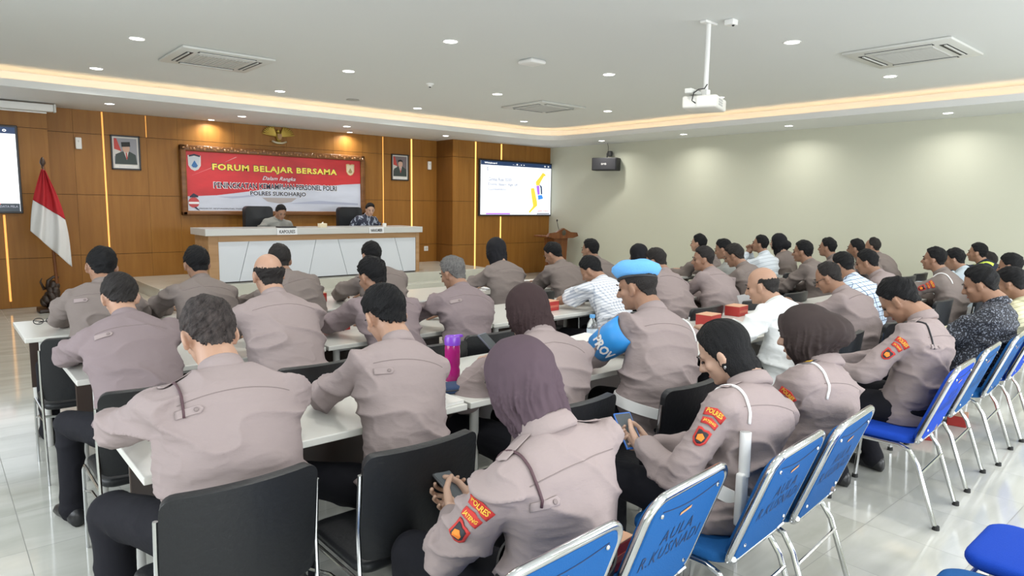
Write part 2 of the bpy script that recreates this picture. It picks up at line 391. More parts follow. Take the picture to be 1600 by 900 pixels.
for x in cols:
    for y in rows:
        downlight(x, y, ZC, DOWN_W, 'round downlight in the raised ceiling, %s column, row %s' % (cols[x], rows[y]), 'downlights in the raised ceiling')
for x, n in ((2.02, 'leftmost'), (3.81, 'second from left'), (5.59, 'third from left'), (7.67, 'fourth from left')):
    downlight(x, 10.82, ZS, SOFF_W, 'round downlight in the lowered border along the stage, %s' % n, 'downlights in the lowered border', 0.055)
for x, n in ((3.62, 'left'), (6.09, 'right')):
    downlight(x, 11.68, ZS, SOFF_W*0.8, 'small downlight close to the wood wall above the %s end of the banner' % n, 'downlights in the lowered border', 0.045)
for y, n in ((9.2, 'farthest'), (7.26, 'second farthest'), (5.31, 'third farthest'), (3.12, 'nearest'), (1.0, 'out of view')):
    downlight(10.33, y, ZS, SOFF_W, 'round downlight in the lowered border along the green wall, %s' % n, 'downlights in the lowered border', 0.055)
ac_w = mat('ac_white', (0.62, 0.63, 0.60), 0.45); slot_m = mat('slot_black', (0.02, 0.02, 0.02), 0.6); grille_m = mat('ac_grille', (0.5, 0.5, 0.48), 0.6)
def cassette(x, y, label, s=0.47):
    t = thing('ceiling_air_conditioner', label, 'air conditioner', (x, y, ZC), 0, 'ceiling cassette air conditioners')
    put('panel', MB().rbox(-s, s, -s, s, -0.028, 0, 0.012, 2), ac_w, t, smooth=30)
    g = MB(); g.rbox(-s*0.56, s*0.56, -s*0.56, s*0.56, -0.036, -0.02, 0.006, 2); gg = put('grille', g, grille_m, t)
    b = MB()
    for i in range(14):
        q = -s*0.5+i*s/13; b.box(q-0.004, q+0.004, -s*0.52, s*0.52, -0.040, -0.035)
    put('grille_bars', b, ac_w, gg)
    for dx, dy in ((0, 1), (0, -1), (1, 0), (-1, 0)):
        m1 = MB(); m2 = MB(); a = s*0.62; c = s*0.75; hw = 0.032
        if dx == 0: m1.box(-a, a, dy*c-hw, dy*c+hw, -0.031, -0.022); m2.box(-a+0.01, a-0.01, dy*c-0.02, dy*c-0.004, -0.04, -0.03)
        else: m1.box(dx*c-hw, dx*c+hw, -a, a, -0.031, -0.022); m2.box(dx*c-0.02, dx*c-0.004, -a+0.01, a-0.01, -0.04, -0.03)
        sl = put('air_slot', m1, slot_m, t); put('louver', m2, ac_w, sl)
    return t
cassette(2.50, 7.80, 'white ceiling cassette air conditioner at the upper left, before the banner')
cassette(7.31, 2.56, 'white ceiling cassette air conditioner at the upper right, nearest the camera')
cassette(7.38, 7.80, 'white ceiling cassette air conditioner farthest away, left of the projector')
t = thing('wireless_router', 'small flat white octagonal box on the middle of the ceiling', 'router', (4.95, 5.42, ZC))
put('housing', MB().rbox(-0.11, 0.11, -0.11, 0.11, -0.045, -0.006, 0.02, 3), white_p, t, smooth=30); put('base_plate', MB().rbox(-0.09, 0.09, -0.09, 0.09, -0.008, 0, 0.003, 1), ac_w, t)
t = thing('smoke_detector', 'small white round detector on the ceiling behind the white octagonal box', 'detector', (4.99, 7.39, ZC))
put('housing', MB().lathe([(0, -0.04), (0.025, -0.038), (0.035, -0.02), (0.05, -0.016), (0.052, 0), (0, 0)]), white_p, t, smooth=30); put('sensor', MB().lathe([(0, -0.05), (0.012, -0.048), (0.014, -0.038), (0, -0.036)], n=12), slot_m, t)
t = thing('ceiling_speaker', 'flat grey round grille in the ceiling above the banner end', 'speaker', (4.94, 9.36, ZC))
put('grille', MB().lathe([(0, -0.006), (0.085, -0.006), (0.09, 0), (0, 0)]), grille_m, t); put('rim', MB().lathe([(0.09, 0), (0.1, -0.009), (0.085, -0.008), (0.085, 0)]), grille_m, t)
t = thing('smoke_detector', 'white box detector on the ceiling right of the projector mount', 'detector', (5.05, 3.14, ZC))
put('housing', MB().rbox(-0.04, 0.04, -0.04, 0.04, -0.045, 0, 0.008, 2), white_p, t, smooth=30); put('sensor', MB().ell((0, -0.02, -0.045), (0.012, 0.012, 0.012), n=10, m=6), slot_m, t)
# projector on its pole
t = thing('projector', 'white projector hanging from the ceiling on a white pole', 'projector', (4.975, 3.3, 0))
put('mount_plate', MB().rbox(-0.085, 0.085, -0.03, 0.03, ZC-0.02, ZC, 0.005, 2), white_p, t)
put('pole', MB().tube([(0, 0, ZC-0.01), (0, 0, 2.50)], 0.02, 14), white_p, t, smooth=40)
J = rz(0.35)
b = MB(); b.rbox(-0.20, 0.17, -0.14, 0.14, 2.35, 2.45, 0.018, 3, R=J); bd_ = put('body', b, mat('projector_white', (0.74, 0.73, 0.68), 0.4), t, smooth=30)
q = MB()
for i in range(7):
    for j in range(3): q.box(-0.12+i*0.02, -0.108+i*0.02, -0.143, -0.139, 2.375+j*0.02, 2.388+j*0.02, R=J)
put('vent', q, grille_m, bd_)
q = MB(); q.add((np.array([(0.172*math.cos(0), 0, 0)])), []); q = MB(); q.tube([tuple(J @ np.array((0.16, 0.06, 2.405))), tuple(J @ np.array((0.20, 0.06, 2.405)))], 0.034, 18); put('lens', q, slot_m, bd_, smooth=40)
put('bracket', MB().rbox(-0.03, 0.03, -0.03, 0.03, 2.45, 2.52, 0.008, 2).tube([(-0.14, -0.08, 2.45), (0, 0, 2.48), (0.12, 0.08, 2.45)], 0.008, 8).tube([(-0.14, 0.08, 2.45), (0, 0, 2.48), (0.12, -0.08, 2.45)], 0.008, 8), white_p, t)
put('cable', MB().tube([(-0.01, -0.02, 2.56), (-0.06, -0.03, 2.52), (-0.16, -0.04, 2.50), (-0.24, -0.05, 2.46), (-0.26, -0.05, 2.40), (-0.21, -0.05, 2.385)], 0.005, 6), slot_m, t, smooth=40)
put('duct', MB().rbox(-0.27, -0.02, 0.02, 0.08, 2.46, 2.50, 0.008, 2, R=rz(0.25)), ac_w, t)
# ---------------------------------------------------------------- screens
frame_b = mat('black_plastic', (0.015, 0.015, 0.017), 0.35)
scr_w = mat('screen_white', (0.9, 0.9, 0.9), 0.3, emit=(0.76, 0.83, 0.93), es=0.95)
def em(name, c, s=1.0): return mat(name, c, 0.4, emit=c, es=s)
nav = em('screen_navy', (0.012, 0.03, 0.08), 1.0); yel = em('screen_yellow', (0.95, 0.50, 0.05), 1.0); pur = em('screen_purple', (0.32, 0.12, 0.7), 1.0)
blu = em('screen_blue', (0.03, 0.2, 0.6), 1.0); gry = em('screen_grey', (0.22, 0.23, 0.28)); lg = em('screen_light_grey', (0.68, 0.72, 0.78)); redm = em('screen_red', (0.7, 0.08, 0.06)); whm = em('screen_text_white', (0.9, 0.92, 0.95))
def flat(pts, d=0.001, y=0.0): return MB().prism(pts, y-d, y)
def slide(t, W, H):
    s = put('screen', MB().box(-W/2, W/2, -0.004, 0, -H/2, H/2), scr_w, t)
    put('menu_bar', MB().box(-W/2, W/2, -0.006, -0.004, H/2-0.085, H/2), nav, s)
    return s
t = thing('wall_screen', 'large flat wall screen at the right showing a slide with yellow arm', 'screen', (9.875, YR-0.05, 1.89))
W, H = 2.05, 1.13
put('bezel', MB().rbox(-W/2-0.03, W/2+0.03, 0.0, 0.05, -H/2-0.03, H/2+0.03, 0.008, 2), frame_b, t)
s = slide(t, W, H)
def T(n, st_, x, z, w_, h_, m_, **k): k.setdefault('bold', 0.02); text(n, st_, w_, h_, m_, s, (x, -0.0065, z), **k)
T('menu_text', 'Whiteboard', -0.76, 0.525, 0.34, 0.035, whm); T('menu_icons', '- . II . ▪ ▪', 0.03, 0.52, 0.34, 0.035, whm); T('menu_icons', 'o  x', 0.88, 0.52, 0.16, 0.03, whm)
T('slide_logo', '0', -0.84, 0.40, 0.05, 0.09, gry); put('slide_logo', MB().box(-0.78, -0.68, -0.006, -0.004, 0.36, 0.44), lg, s)
T('slide_heading', 'Global Risk 2030:', -0.49, 0.185, 0.66, 0.075, gry); T('slide_heading', 'Dunia dalam Age of', -0.41, 0.075, 0.82, 0.075, gry); T('slide_heading', 'Competition', -0.57, -0.03, 0.50, 0.07, gry)
for zz, ww in ((-0.18, 0.95), (-0.235, 0.55), (-0.29, 0.7)): put('slide_line', MB().box(-0.82, -0.82+ww, -0.0055, -0.004, zz-0.006, zz+0.006), lg, s)
put('yellow_arm', flat([(0.76, 0.38), (0.84, 0.35), (0.86, 0.31), (0.80, 0.30), (0.70, 0.17), (0.66, 0.09), (0.56, 0.09), (0.55, 0.17), (0.66, 0.27)], y=-0.005), yel, s)
put('yellow_arm', flat([(0.40, 0.02), (0.50, 0.03), (0.52, -0.02), (0.60, -0.28), (0.61, -0.36), (0.52, -0.42), (0.38, -0.53), (0.35, -0.50), (0.46, -0.40), (0.48, -0.36), (0.43, -0.16)], y=-0.005), yel, s)
put('purple_pen', flat([(0.57, 0.08), (0.66, 0.09), (0.68, -0.11), (0.61, -0.12)], y=-0.005), pur, s)
put('dark_pen', flat([(0.66, 0.12), (0.74, 0.07), (0.76, -0.10), (0.72, -0.11), (0.70, 0.04)], y=-0.005), nav, s)
put('blue_cup', flat([(0.62, -0.13), (0.75, -0.12), (0.79, -0.20), (0.64, -0.23)], y=-0.005), blu, s)
put('purple_tag', MB().box(-0.88, -0.20, -0.006, -0.004, -0.56, -0.53), pur, s); put('grey_tag', MB().box(0.60, 1.0, -0.006, -0.004, -0.56, -0.525), gry, s); T('red_caption', 'Jatim News', 0.80, -0.485, 0.36, 0.045, redm)
t = thing('wall_screen', 'large flat wall screen cut off by the left picture edge', 'screen', (-0.03, YL-0.05, 1.915))
put('bezel', MB().rbox(-W/2-0.03, W/2+0.03, 0.0, 0.05, -0.595, 0.595, 0.008, 2), frame_b, t)
s = slide(t, W, H)
T('menu_icons', 'o  o', 0.86, 0.52, 0.14, 0.035, whm); T('red_caption', 'NEWS', 0.66, -0.45, 0.3, 0.06, redm)
put('caption_bar', flat([(0.74, -0.565), (1.02, -0.565), (1.02, -0.46), (0.80, -0.46)], y=-0.005), em('screen_dark', (0.03, 0.04, 0.05)), s); T('caption_text', 'DATA PELA', 0.9, -0.50, 0.2, 0.03, gry)
t = thing('projection_screen', 'white rolled up projection screen case under the border, upper left', 'projection screen', (0, 11.42, 0))
put('case', MB().rbox(-1.6, 1.44, -0.05, 0.05, 2.72, 2.82, 0.015, 3), white_p, t, smooth=30); put('end_cap', MB().rbox(1.44, 1.47, -0.055, 0.055, 2.715, 2.825, 0.008, 2), ac_w, t); put('bottom_bar', MB().tube([(-1.58, 0, 2.705), (1.36, 0, 2.705)], 0.012, 8), white_p, t)
# ---------------------------------------------------------------- things on the wooden wall
for x, z, lb in ((1.775, 2.345, 'small white sensor box left of the left portrait'), (7.97, 2.32, 'small white sensor box right of the right portrait')):
    t = thing('wall_sensor', lb, 'sensor', (x, YW, z)); put('housing', MB().rbox(-0.04, 0.04, -0.05, 0, -0.085, 0.085, 0.012, 3), white_p, t, smooth=30); put('lens', MB().ell((0, -0.05, 0.03), (0.012, 0.005, 0.018), n=10, m=6), ac_w, t)
t = thing('power_socket', 'small white power socket low on the wood beside the desk', 'socket', (7.90, YW, 0.60)); put('plate', MB().rbox(-0.05, 0.05, -0.012, 0, -0.05, 0.05, 0.006, 2), white_p, t); put('outlet', MB().lathe([(0, 0), (0.028, 0), (0.03, 0.004), (0, 0.004)], n=16, R=rx(PI/2), c=(0, -0.012, 0)), ac_w, t)
skin_flat = mat('photo_skin', (0.58, 0.36, 0.27), 0.5)
def portrait(x, z, lb, bg, cap):
    t = thing('portrait', lb, 'framed portrait', (x, YW, z)); w, h = 0.20, 0.26
    f = MB(); f.rbox(-w, w, -0.03, 0, h-0.022, h, 0.004, 2); f.rbox(-w, w, -0.03, 0, -h, -h+0.022, 0.004, 2); f.rbox(-w, -w+0.022, -0.03, 0, -h, h, 0.004, 2); f.rbox(w-0.022, w, -0.03, 0, -h, h, 0.004, 2)
    put('frame', f, frame_b, t); put('mount', MB().box(-w+0.01, w-0.01, -0.014, -0.002, -h+0.01, h-0.01), mat('photo_mount', (0.62, 0.6, 0.56), 0.4), t)
    p = put('picture', MB().box(-w+0.045, w-0.045, -0.017, -0.014, -h+0.085, h-0.045), bg, t)
    put('flag', MB().prism([(-0.155, 0.21), (-0.12, 0.21), (-0.06, 0.02), (-0.155, 0.05)], -0.019, -0.017), mat('photo_red', (0.5, 0.05, 0.04), 0.5), p)
    put('flag', MB().prism([(-0.155, 0.05), (-0.08, 0.03), (-0.06, -0.03), (-0.155, -0.06)], -0.0185, -0.017), mat('photo_white', (0.6, 0.58, 0.55), 0.5), p)
    put('jacket', MB().prism([(-0.15, -0.175), (-0.14, -0.03), (-0.05, 0.015), (0.06, 0.015), (0.135, -0.03), (0.15, -0.175)], -0.021, -0.017), mat('photo_jacket', (0.035, 0.05, 0.045), 0.5), p)
    put('shirt', MB().prism([(-0.03, 0.02), (0.04, 0.02), (0.01, -0.11)], -0.022, -0.02), mat('photo_white', (0.6, 0.58, 0.55), 0.5), p); put('tie', MB().prism([(-0.003, 0.0), (0.013, 0.0), (0.02, -0.08), (0.005, -0.11)], -0.023, -0.021), mat('photo_red', (0.5, 0.05, 0.04), 0.5), p)
    put('face', MB().lathe([(0, -0.001), (0.05, -0.001), (0.05, 0.001), (0, 0.001)], n=24, R=np.diag([1, 1, 1.25]) @ rx(PI/2), c=(0.005, -0.023, 0.065)), skin_flat, p)
    if cap: put('black_cap', MB().prism([(-0.055, 0.085), (-0.058, 0.155), (0.06, 0.165), (0.064, 0.095)], -0.026, -0.021), slot_m, p)
    else: put('hair', MB().prism([(-0.048, 0.10), (-0.045, 0.14), (0.0, 0.155), (0.05, 0.14), (0.056, 0.10), (0.03, 0.115), (-0.02, 0.115)], -0.026, -0.021), slot_m, p)
    put('caption', MB().box(-0.155, 0.155, -0.016, -0.014, -0.235, -0.19), mat('photo_caption', (0.75, 0.74, 0.7), 0.5), t); text('caption_text', 'REPUBLIK INDONESIA', 0.2, 0.014, gry, t, (0, -0.017, -0.212))
portrait(2.39, 2.245, 'black framed portrait of a man in a black cap, left of the banner', mat('photo_bg_grey', (0.30, 0.30, 0.33), 0.5), True)
portrait(7.27, 2.25, 'black framed portrait of a man in a dark suit, right of the banner', mat('photo_bg_dark', (0.16, 0.13, 0.14), 0.5), False)
# banner
BX0, BX1, BZ0, BZ1 = 3.235, 6.355, 1.365, 2.325
t = thing('banner', 'wide red and white printed banner in a wooden frame', 'banner', ((BX0+BX1)/2, YW, 0)); cx = (BX0+BX1)/2
banner_wood = wood_material('frame_wood', (0.14, 0.058, 0.02), (0.24, 0.105, 0.038), 0.3, 0)
f = MB(); hw = (BX1-BX0)/2
f.rbox(-hw-0.09, hw+0.09, -0.10, 0, BZ1, BZ1+0.10, 0.02, 3); f.rbox(-hw-0.09, hw+0.09, -0.10, 0, BZ0-0.075, BZ0, 0.02, 3); f.rbox(-hw-0.09, -hw, -0.10, 0, BZ0-0.075, BZ1+0.1, 0.02, 3); f.rbox(hw, hw+0.09, -0.10, 0, BZ0-0.075, BZ1+0.1, 0.02, 3)
fr = put('frame', f, banner_wood, t, smooth=30)
q = MB()
for i in range(60):
    x = -hw-0.04+i*(2*hw+0.08)/59; q.ell((x, -0.102, BZ1+0.05+0.02*math.sin(i*1.9)), (0.026, 0.012, 0.02+0.01*math.sin(i*2.7)), R=ry(i*0.8), n=8, m=5)
put('glare_knobs', q, mat('glare_knob_gloss', (0.30, 0.14, 0.05), 0.25, coat=0.6), fr, smooth=True)  # glossy knobs added along the top rail to imitate sparkling glare from plastic
red_c = mat('banner_red', (0.56, 0.028, 0.035), 0.45, noise=(1.3, 0.28, (1, 1, 2.6))); white_c = mat('banner_white', (0.60, 0.64, 0.75), 0.5, noise=(1.1, 0.2, (0.8, 1, 3)))
cloth = put('cloth', MB().box(-hw, hw, -0.062, -0.05, BZ0, BZ1), white_c, t)
ed = [(3.235, 1.60), (3.45, 1.61), (3.70, 1.625), (3.95, 1.66), (4.231, 1.70), (4.50, 1.745), (4.794, 1.785), (5.15, 1.80), (5.45, 1.845), (5.7, 1.835), (6.0, 1.87), (6.355, 1.895)]
put('red_field', MB().prism([(x-cx, z) for x, z in ed]+[(hw, BZ1), (-hw, BZ1)], -0.064, -0.062), red_c, cloth)
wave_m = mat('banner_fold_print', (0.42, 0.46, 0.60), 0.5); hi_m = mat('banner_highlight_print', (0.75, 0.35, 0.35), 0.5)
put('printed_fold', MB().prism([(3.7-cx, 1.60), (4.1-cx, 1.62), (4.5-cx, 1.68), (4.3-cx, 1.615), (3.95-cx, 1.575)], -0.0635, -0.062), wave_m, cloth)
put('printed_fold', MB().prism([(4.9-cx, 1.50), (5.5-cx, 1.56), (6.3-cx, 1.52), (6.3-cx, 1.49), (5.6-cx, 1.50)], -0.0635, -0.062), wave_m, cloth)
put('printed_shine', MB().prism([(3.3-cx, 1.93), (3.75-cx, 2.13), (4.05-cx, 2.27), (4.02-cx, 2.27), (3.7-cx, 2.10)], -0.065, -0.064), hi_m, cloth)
yl = mat('banner_yellow', (0.85, 0.72, 0.10), 0.5); bk = mat('banner_black', (0.02, 0.022, 0.05), 0.5); wt = mat('banner_text_white', (0.8, 0.8, 0.82), 0.5)
def words(n, s_, w_, h_, m_, loc, **k):     # each word a piece of its own
    me = text_mesh(s_, w_, h_, **k); nw = len(s_.split()); bm = bmesh.new(); bm.from_mesh(me); seen = set(); isl = []
    for v in bm.verts:
        if v.index in seen: continue
        st_ = [v]; seen.add(v.index); lo = hi = v.co.x; ids = []
        while st_:
            q = st_.pop(); ids.append(q.index); lo = min(lo, q.co.x); hi = max(hi, q.co.x)
            for e in q.link_edges:
                r_ = e.other_vert(q)
                if r_.index not in seen: seen.add(r_.index); st_.append(r_)
        isl.append((lo, hi, ids))
    isl.sort(); gaps = []; top = isl[0][1]
    for i in range(1, len(isl)): gaps.append((isl[i][0]-top, i)); top = max(top, isl[i][1])
    cut = sorted(i for _, i in sorted(gaps, reverse=True)[:nw-1]); bm.free()
    for a, b in zip([0]+cut, cut+[len(isl)]):
        keep = set(q for it in isl[a:b] for q in it[2]); bm = bmesh.new(); bm.from_mesh(me); bmesh.ops.delete(bm, geom=[v for v in bm.verts if v.index not in keep], context='VERTS')
        m2 = bpy.data.meshes.new(n); bm.to_mesh(m2); bm.free(); o = put(n, m2, m_, cloth); o.location = loc
def BT(n, s_, x0, x1, z0, z1, m_, b, halo=None, hb=0.05, **k):
    x = (x0+x1)/2-cx; z = (z0+z1)/2
    if halo: words(n+'_outline', s_, x1-x0+0.02, z1-z0+0.02, halo, (x, -0.0655, z), bold=hb, **k)
    words(n, s_, x1-x0, z1-z0, m_, (x, -0.0665, z), bold=b, **k)
BT('title', 'FORUM BELAJAR BERSAMA', 3.64, 5.87, 2.01, 2.145, yl, 0.035, bk, 0.06, space=1.12)
BT('subtitle', 'Dalam Rangka', 4.47, 5.06, 1.885, 1.965, wt, 0.0, mat('banner_grey', (0.2, 0.15, 0.2), 0.5), 0.02, shear=0.4)
BT('theme', 'PENINGKATAN KEMAMPUAN PERSONEL POLRI', 3.655, 5.86, 1.745, 1.84, bk, 0.022, wt, 0.05)
BT('theme', 'POLRES SUKOHARJO', 4.25, 5.255, 1.612, 1.708, bk, 0.022, wt, 0.05)
BT('motto', 'PREDIKTIF, RESPONSIBILITAS, TRANSPARANSI BERKEADILAN', 3.41, 4.60, 1.388, 1.414, bk, 0.0)
put('watermark_crest', MB().prism([(4.45-cx, 1.60), (5.08-cx, 1.60), (4.98-cx, 1.53), (4.77-cx, 1.50), (4.55-cx, 1.53)], -0.0632, -0.062), mat('banner_grey_crest', (0.42, 0.38, 0.38), 0.5), cloth)
def shield(w_, h_): return [(-w_, h_), (-w_*0.5, h_*1.08), (0, h_*0.95), (w_*0.5, h_*1.08), (w_, h_), (w_*0.95, -h_*0.3), (w_*0.55, -h_*0.8), (0, -h_), (-w_*0.55, -h_*0.8), (-w_*0.95, -h_*0.3)]
def crest(x, z, s_, c1, c2, c3):
    a = MB().prism([(x-cx+p*s_, z+q_*s_) for p, q_ in shield(0.5, 0.62)], -0.066, -0.064); cr_ = put('crest', a, c1, cloth)
    put('crest_field', MB().prism([(x-cx+p*s_, z+q_*s_) for p, q_ in shield(0.4, 0.5)], -0.067, -0.066), c2, cloth)
    put('crest_mark', MB().prism([(x-cx+p*s_, z-0.05*s_+q_*s_) for p, q_ in [(-0.25, -0.15), (0, 0.28), (0.25, -0.15), (0.12, -0.3), (-0.12, -0.3)]], -0.068, -0.067), c3, cloth)
crest(3.365, 2.135, 0.20, mat('crest_silver', (0.6, 0.6, 0.6), 0.4), mat('crest_pale', (0.5, 0.55, 0.6), 0.4), mat('crest_blue', (0.02, 0.13, 0.35), 0.4))
put('crest_ribbon', MB().prism([(3.28-cx, 2.26), (3.365-cx, 2.285), (3.455-cx, 2.26), (3.45-cx, 2.235), (3.365-cx, 2.255), (3.285-cx, 2.235)], -0.067, -0.064), bk, cloth)
crest(6.145, 2.145, 0.17, mat('crest_gold', (0.65, 0.5, 0.25), 0.4), mat('crest_cream', (0.7, 0.62, 0.45), 0.4), mat('crest_brown', (0.35, 0.28, 0.12), 0.4))
put('round_badge', MB().lathe([(0, 0), (0.085, 0), (0.085, 0.002), (0, 0.002)], n=24, R=rx(PI/2), c=(3.33-cx, -0.064, 1.50)), mat('badge_red', (0.5, 0.05, 0.05), 0.4), cloth)
put('badge_band', MB().box(3.25-cx, 3.41-cx, -0.069, -0.066, 1.475, 1.51), wt, cloth); put('badge_hat', MB().prism([(3.27-cx, 1.60), (3.33-cx, 1.65), (3.40-cx, 1.61), (3.40-cx, 1.585), (3.27-cx, 1.58)], -0.068, -0.064), bk, cloth)
put('badge_legs', MB().prism([(3.33-cx, 1.42), (3.38-cx, 1.38), (3.42-cx, 1.37), (3.36-cx, 1.43)], -0.068, -0.064), bk, cloth)
# gilded eagle emblem
gold = mat('gilding', (0.45, 0.31, 0.06), 0.35, metal=0.6)
t = thing('eagle_emblem', 'gilded eagle emblem high on the wood above the banner', 'emblem', (4.79, YW, 2.66), 0)
g = MB()
for sgn in (-1, 1):
    for i in range(8):
        a = 0.15+i*0.155; ln = 0.235-0.010*i
        x0, z0 = sgn*0.03, 0.03; x1, z1 = sgn*(0.05+ln*math.cos(a)), 0.0+ln*math.sin(a)
        g.ell(((x0+x1)/2, -0.03, (z0+z1)/2), (0.02, 0.012, ln*0.62), R=ry(sgn*(PI/2-a)), n=10, m=6)
g.ell((0, -0.04, 0.01), (0.05, 0.03, 0.085), n=14, m=8); g.ell((-0.01, -0.05, 0.10), (0.026, 0.024, 0.032), n=12, m=7); g.cap((-0.03, -0.055, 0.10), (-0.05, -0.055, 0.09), 0.012, 0.004, 8, 3)
for i in range(5): g.ell((-0.04+i*0.02, -0.02, -0.09), (0.011, 0.009, 0.045), R=ry((i-2)*-0.2), n=8, m=5)
put('eagle', g, gold, t, smooth=True)
put('shield', MB().prism([(p, q_-0.0) for p, q_ in shield(0.038, 0.048)], -0.085, -0.06), mat('emblem_shield', (0.35, 0.2, 0.08), 0.4), t)
q = MB(); q.tube([(-0.13, -0.05, -0.075), (-0.06, -0.06, -0.10), (0, -0.06, -0.105), (0.06, -0.06, -0.10), (0.13, -0.05, -0.075)], 0.018, 8); put('ribbon', q, mat('emblem_silver', (0.6, 0.55, 0.4), 0.35, metal=0.3), t, smooth=True)
# karaoke style loudspeaker on the green wall
t = thing('loudspeaker', 'black box loudspeaker on a bracket high on the green wall', 'loudspeaker', (10.72, 9.4, 2.40), 0.0)
Rs = rz(-1.18)
put('cabinet', MB().rbox(-0.27, 0.27, -0.14, 0.14, -0.13, 0.13, 0.015, 2, R=Rs), mat('speaker_black', (0.02, 0.02, 0.022), 0.5), t, smooth=30)
put('grille', MB().rbox(-0.25, 0.25, -0.155, -0.14, -0.115, 0.115, 0.006, 2, R=Rs), mat('speaker_cloth', (0.03, 0.03, 0.035), 0.8), t)
me = text_mesh('BMB', 0.11, 0.035); o = put('nameplate', me, whm if False else mat('nameplate_white', (0.7, 0.7, 0.7), 0.5), t); o.rotation_euler = (0, 0, -1.18); o.location = tuple(Rs @ np.array((0.0, -0.158, 0.0)))
put('bracket', MB().tube([(0.02, 0, 0.13), (0.02, 0, 0.22), (0.10, 0.02, 0.22), (0.19, 0.05, 0.22)], 0.015, 8).lathe([(0, 0.16), (0.05, 0.17), (0.06, 0.22), (0.05, 0.27), (0, 0.28)], c=(0.08, -0.02, 0), n=16), slot_m, t, smooth=40)
put('cable', MB().tube([(0.05, 0.0, 0.27), (0.07, 0.02, 0.36), (0.08, 0.05, 0.435)], 0.004, 6), slot_m, t)
# wooden lectern in the far right corner
lw = wood_material('lectern_wood', (0.13, 0.045, 0.018), (0.22, 0.085, 0.03), 0.25)
t = thing('lectern', 'brown carved wooden lectern in the far right corner below the screen', 'lectern', (10.35, 10.45, 0), 0)
q = MB(); q.loft([[(-0.26, -0.2, 0), (0.26, -0.2, 0), (0.26, 0.2, 0), (-0.26, 0.2, 0)], [(-0.26, -0.2, 0.08), (0.26, -0.2, 0.08), (0.26, 0.2, 0.08), (-0.26, 0.2, 0.08)], [(-0.17, -0.14, 0.12), (0.17, -0.14, 0.12), (0.17, 0.14, 0.12), (-0.17, 0.14, 0.12)], [(-0.21, -0.15, 0.84), (0.21, -0.15, 0.84), (0.21, 0.15, 0.84), (-0.21, 0.15, 0.84)]]); put('body', q, lw, t)
q = MB(); q.prism([(-0.46, 0.88), (-0.42, 0.955), (-0.22, 0.97), (0, 1.06), (0.22, 0.97), (0.42, 0.955), (0.46, 0.88), (0.30, 0.84), (-0.30, 0.84)], -0.23, -0.17); q.rbox(-0.44, 0.44, -0.18, 0.24, 0.86, 0.90, 0.012, 2); put('desk_top', q, lw, t)
put('emblem', MB().lathe([(0, 0), (0.05, 0), (0.06, 0.01), (0, 0.02)], n=16, R=rx(PI/2), c=(0, -0.23, 0.96)), mat('emblem_dark', (0.1, 0.09, 0.07), 0.3, metal=0.5), t)
mi = put('microphone', MB().tube([(-0.03, -0.12, 1.0), (-0.05, -0.1, 1.1), (-0.10, -0.12, 1.2)], 0.006, 8).ell((-0.105, -0.125, 1.22), (0.018, 0.018, 0.026), n=10, m=6), slot_m, t, smooth=True)
t = thing('paper_stack', 'small white paper lying on the lectern', 'paper', (10.67, 10.44, 0.90), 0.3); put('sheets', MB().rbox(-0.1, 0.1, -0.07, 0.07, 0, 0.05, 0.004, 1), white_p, t)
# flag with pole and carved stand
t = thing('flag', 'red and white flag hanging from a leaning wooden pole at the left', 'flag', (1.32, 11.0, 0))
q = MB(); q.tube([(-0.015, 0, 0.03), (-0.04, 0, 0.9), (-0.088, 0, 1.95)], 0.022, 10); put('pole', q, lw, t, smooth=40)
put('finial', MB().lathe([(0.01, 0), (0.022, 0.01), (0.016, 0.03), (0.036, 0.07), (0.028, 0.11), (0.006, 0.15), (0, 0.152)], c=(-0.092, 0, 1.93), n=12), mat('finial_bronze', (0.05, 0.025, 0.015), 0.4), t, smooth=40)
lft = [(1.205, 1.915), (1.16, 1.70), (1.12, 1.50), (1.075, 1.30), (1.045, 1.11)]
def cloth_fn(u, v):   # u across, v down
    # left edge then bottom edge as the cloth falls to its low corner
    a = np.array((1.20, 1.92)); L_ = np.array((1.035, 1.10)); Rr = np.array((1.245, 1.90)); B = np.array((1.475, 0.60)); M_ = np.array((1.515, 0.72))
    lp = a*(1-v)+L_*v; lp[0] -= 0.03*math.sin(v*PI); rp = Rr*(1-v)+B*v; rp[0] += 0.075*math.sin(v*PI)
    p = lp*(1-u)+rp*u
    y = 0.05*math.sin(u*13+v*2)*(0.25+v)*1.0+0.015*math.sin(u*29+v*5)
    return (p[0]-1.32, y*0.8-0.085, p[1])
NU, NV = 40, 30
for nm, v0, v1, m_ in (('red_half', 0, 0.5, mat('flag_red', (0.42, 0.012, 0.02), 0.75)), ('white_half', 0.5, 1.0, mat('flag_white', (0.68, 0.68, 0.68), 0.75))):
    # the stripes run with the cloth: the border crosses it from the left edge low to the right edge lower
    vs = []; fs = []
    for j in range(NV+1):
        for i in range(NU+1):
            u = i/NU; vv = v0+(v1-v0)*j/NV; vs.append(cloth_fn(u, vv))
    for j in range(NV):
        for i in range(NU): a = j*(NU+1)+i; fs.append((a, a+1, a+NU+2, a+NU+1))
    o = put(nm, MB().add(vs, fs), m_, t, smooth=True); s_ = o.modifiers.new('thick', 'SOLIDIFY'); s_.thickness = 0.003
dk = mat('carved_dark_wood', (0.03, 0.016, 0.01), 0.4)
q = MB(); q.rbox(-0.26, 0.24, -0.17, 0.17, 0, 0.05, 0.012, 2)
rr = random.Random(3)
for i in range(26):
    h_ = rr.random(); a = rr.random()*2*PI; r_ = (0.14*(1-h_*0.75))
    q.ell((-0.14+h_*0.09+r_*math.cos(a)*0.6, r_*math.sin(a)*0.6, 0.06+h_*0.30), (0.05, 0.045, 0.07), R=rz(a) @ rx(0.5), n=10, m=6)
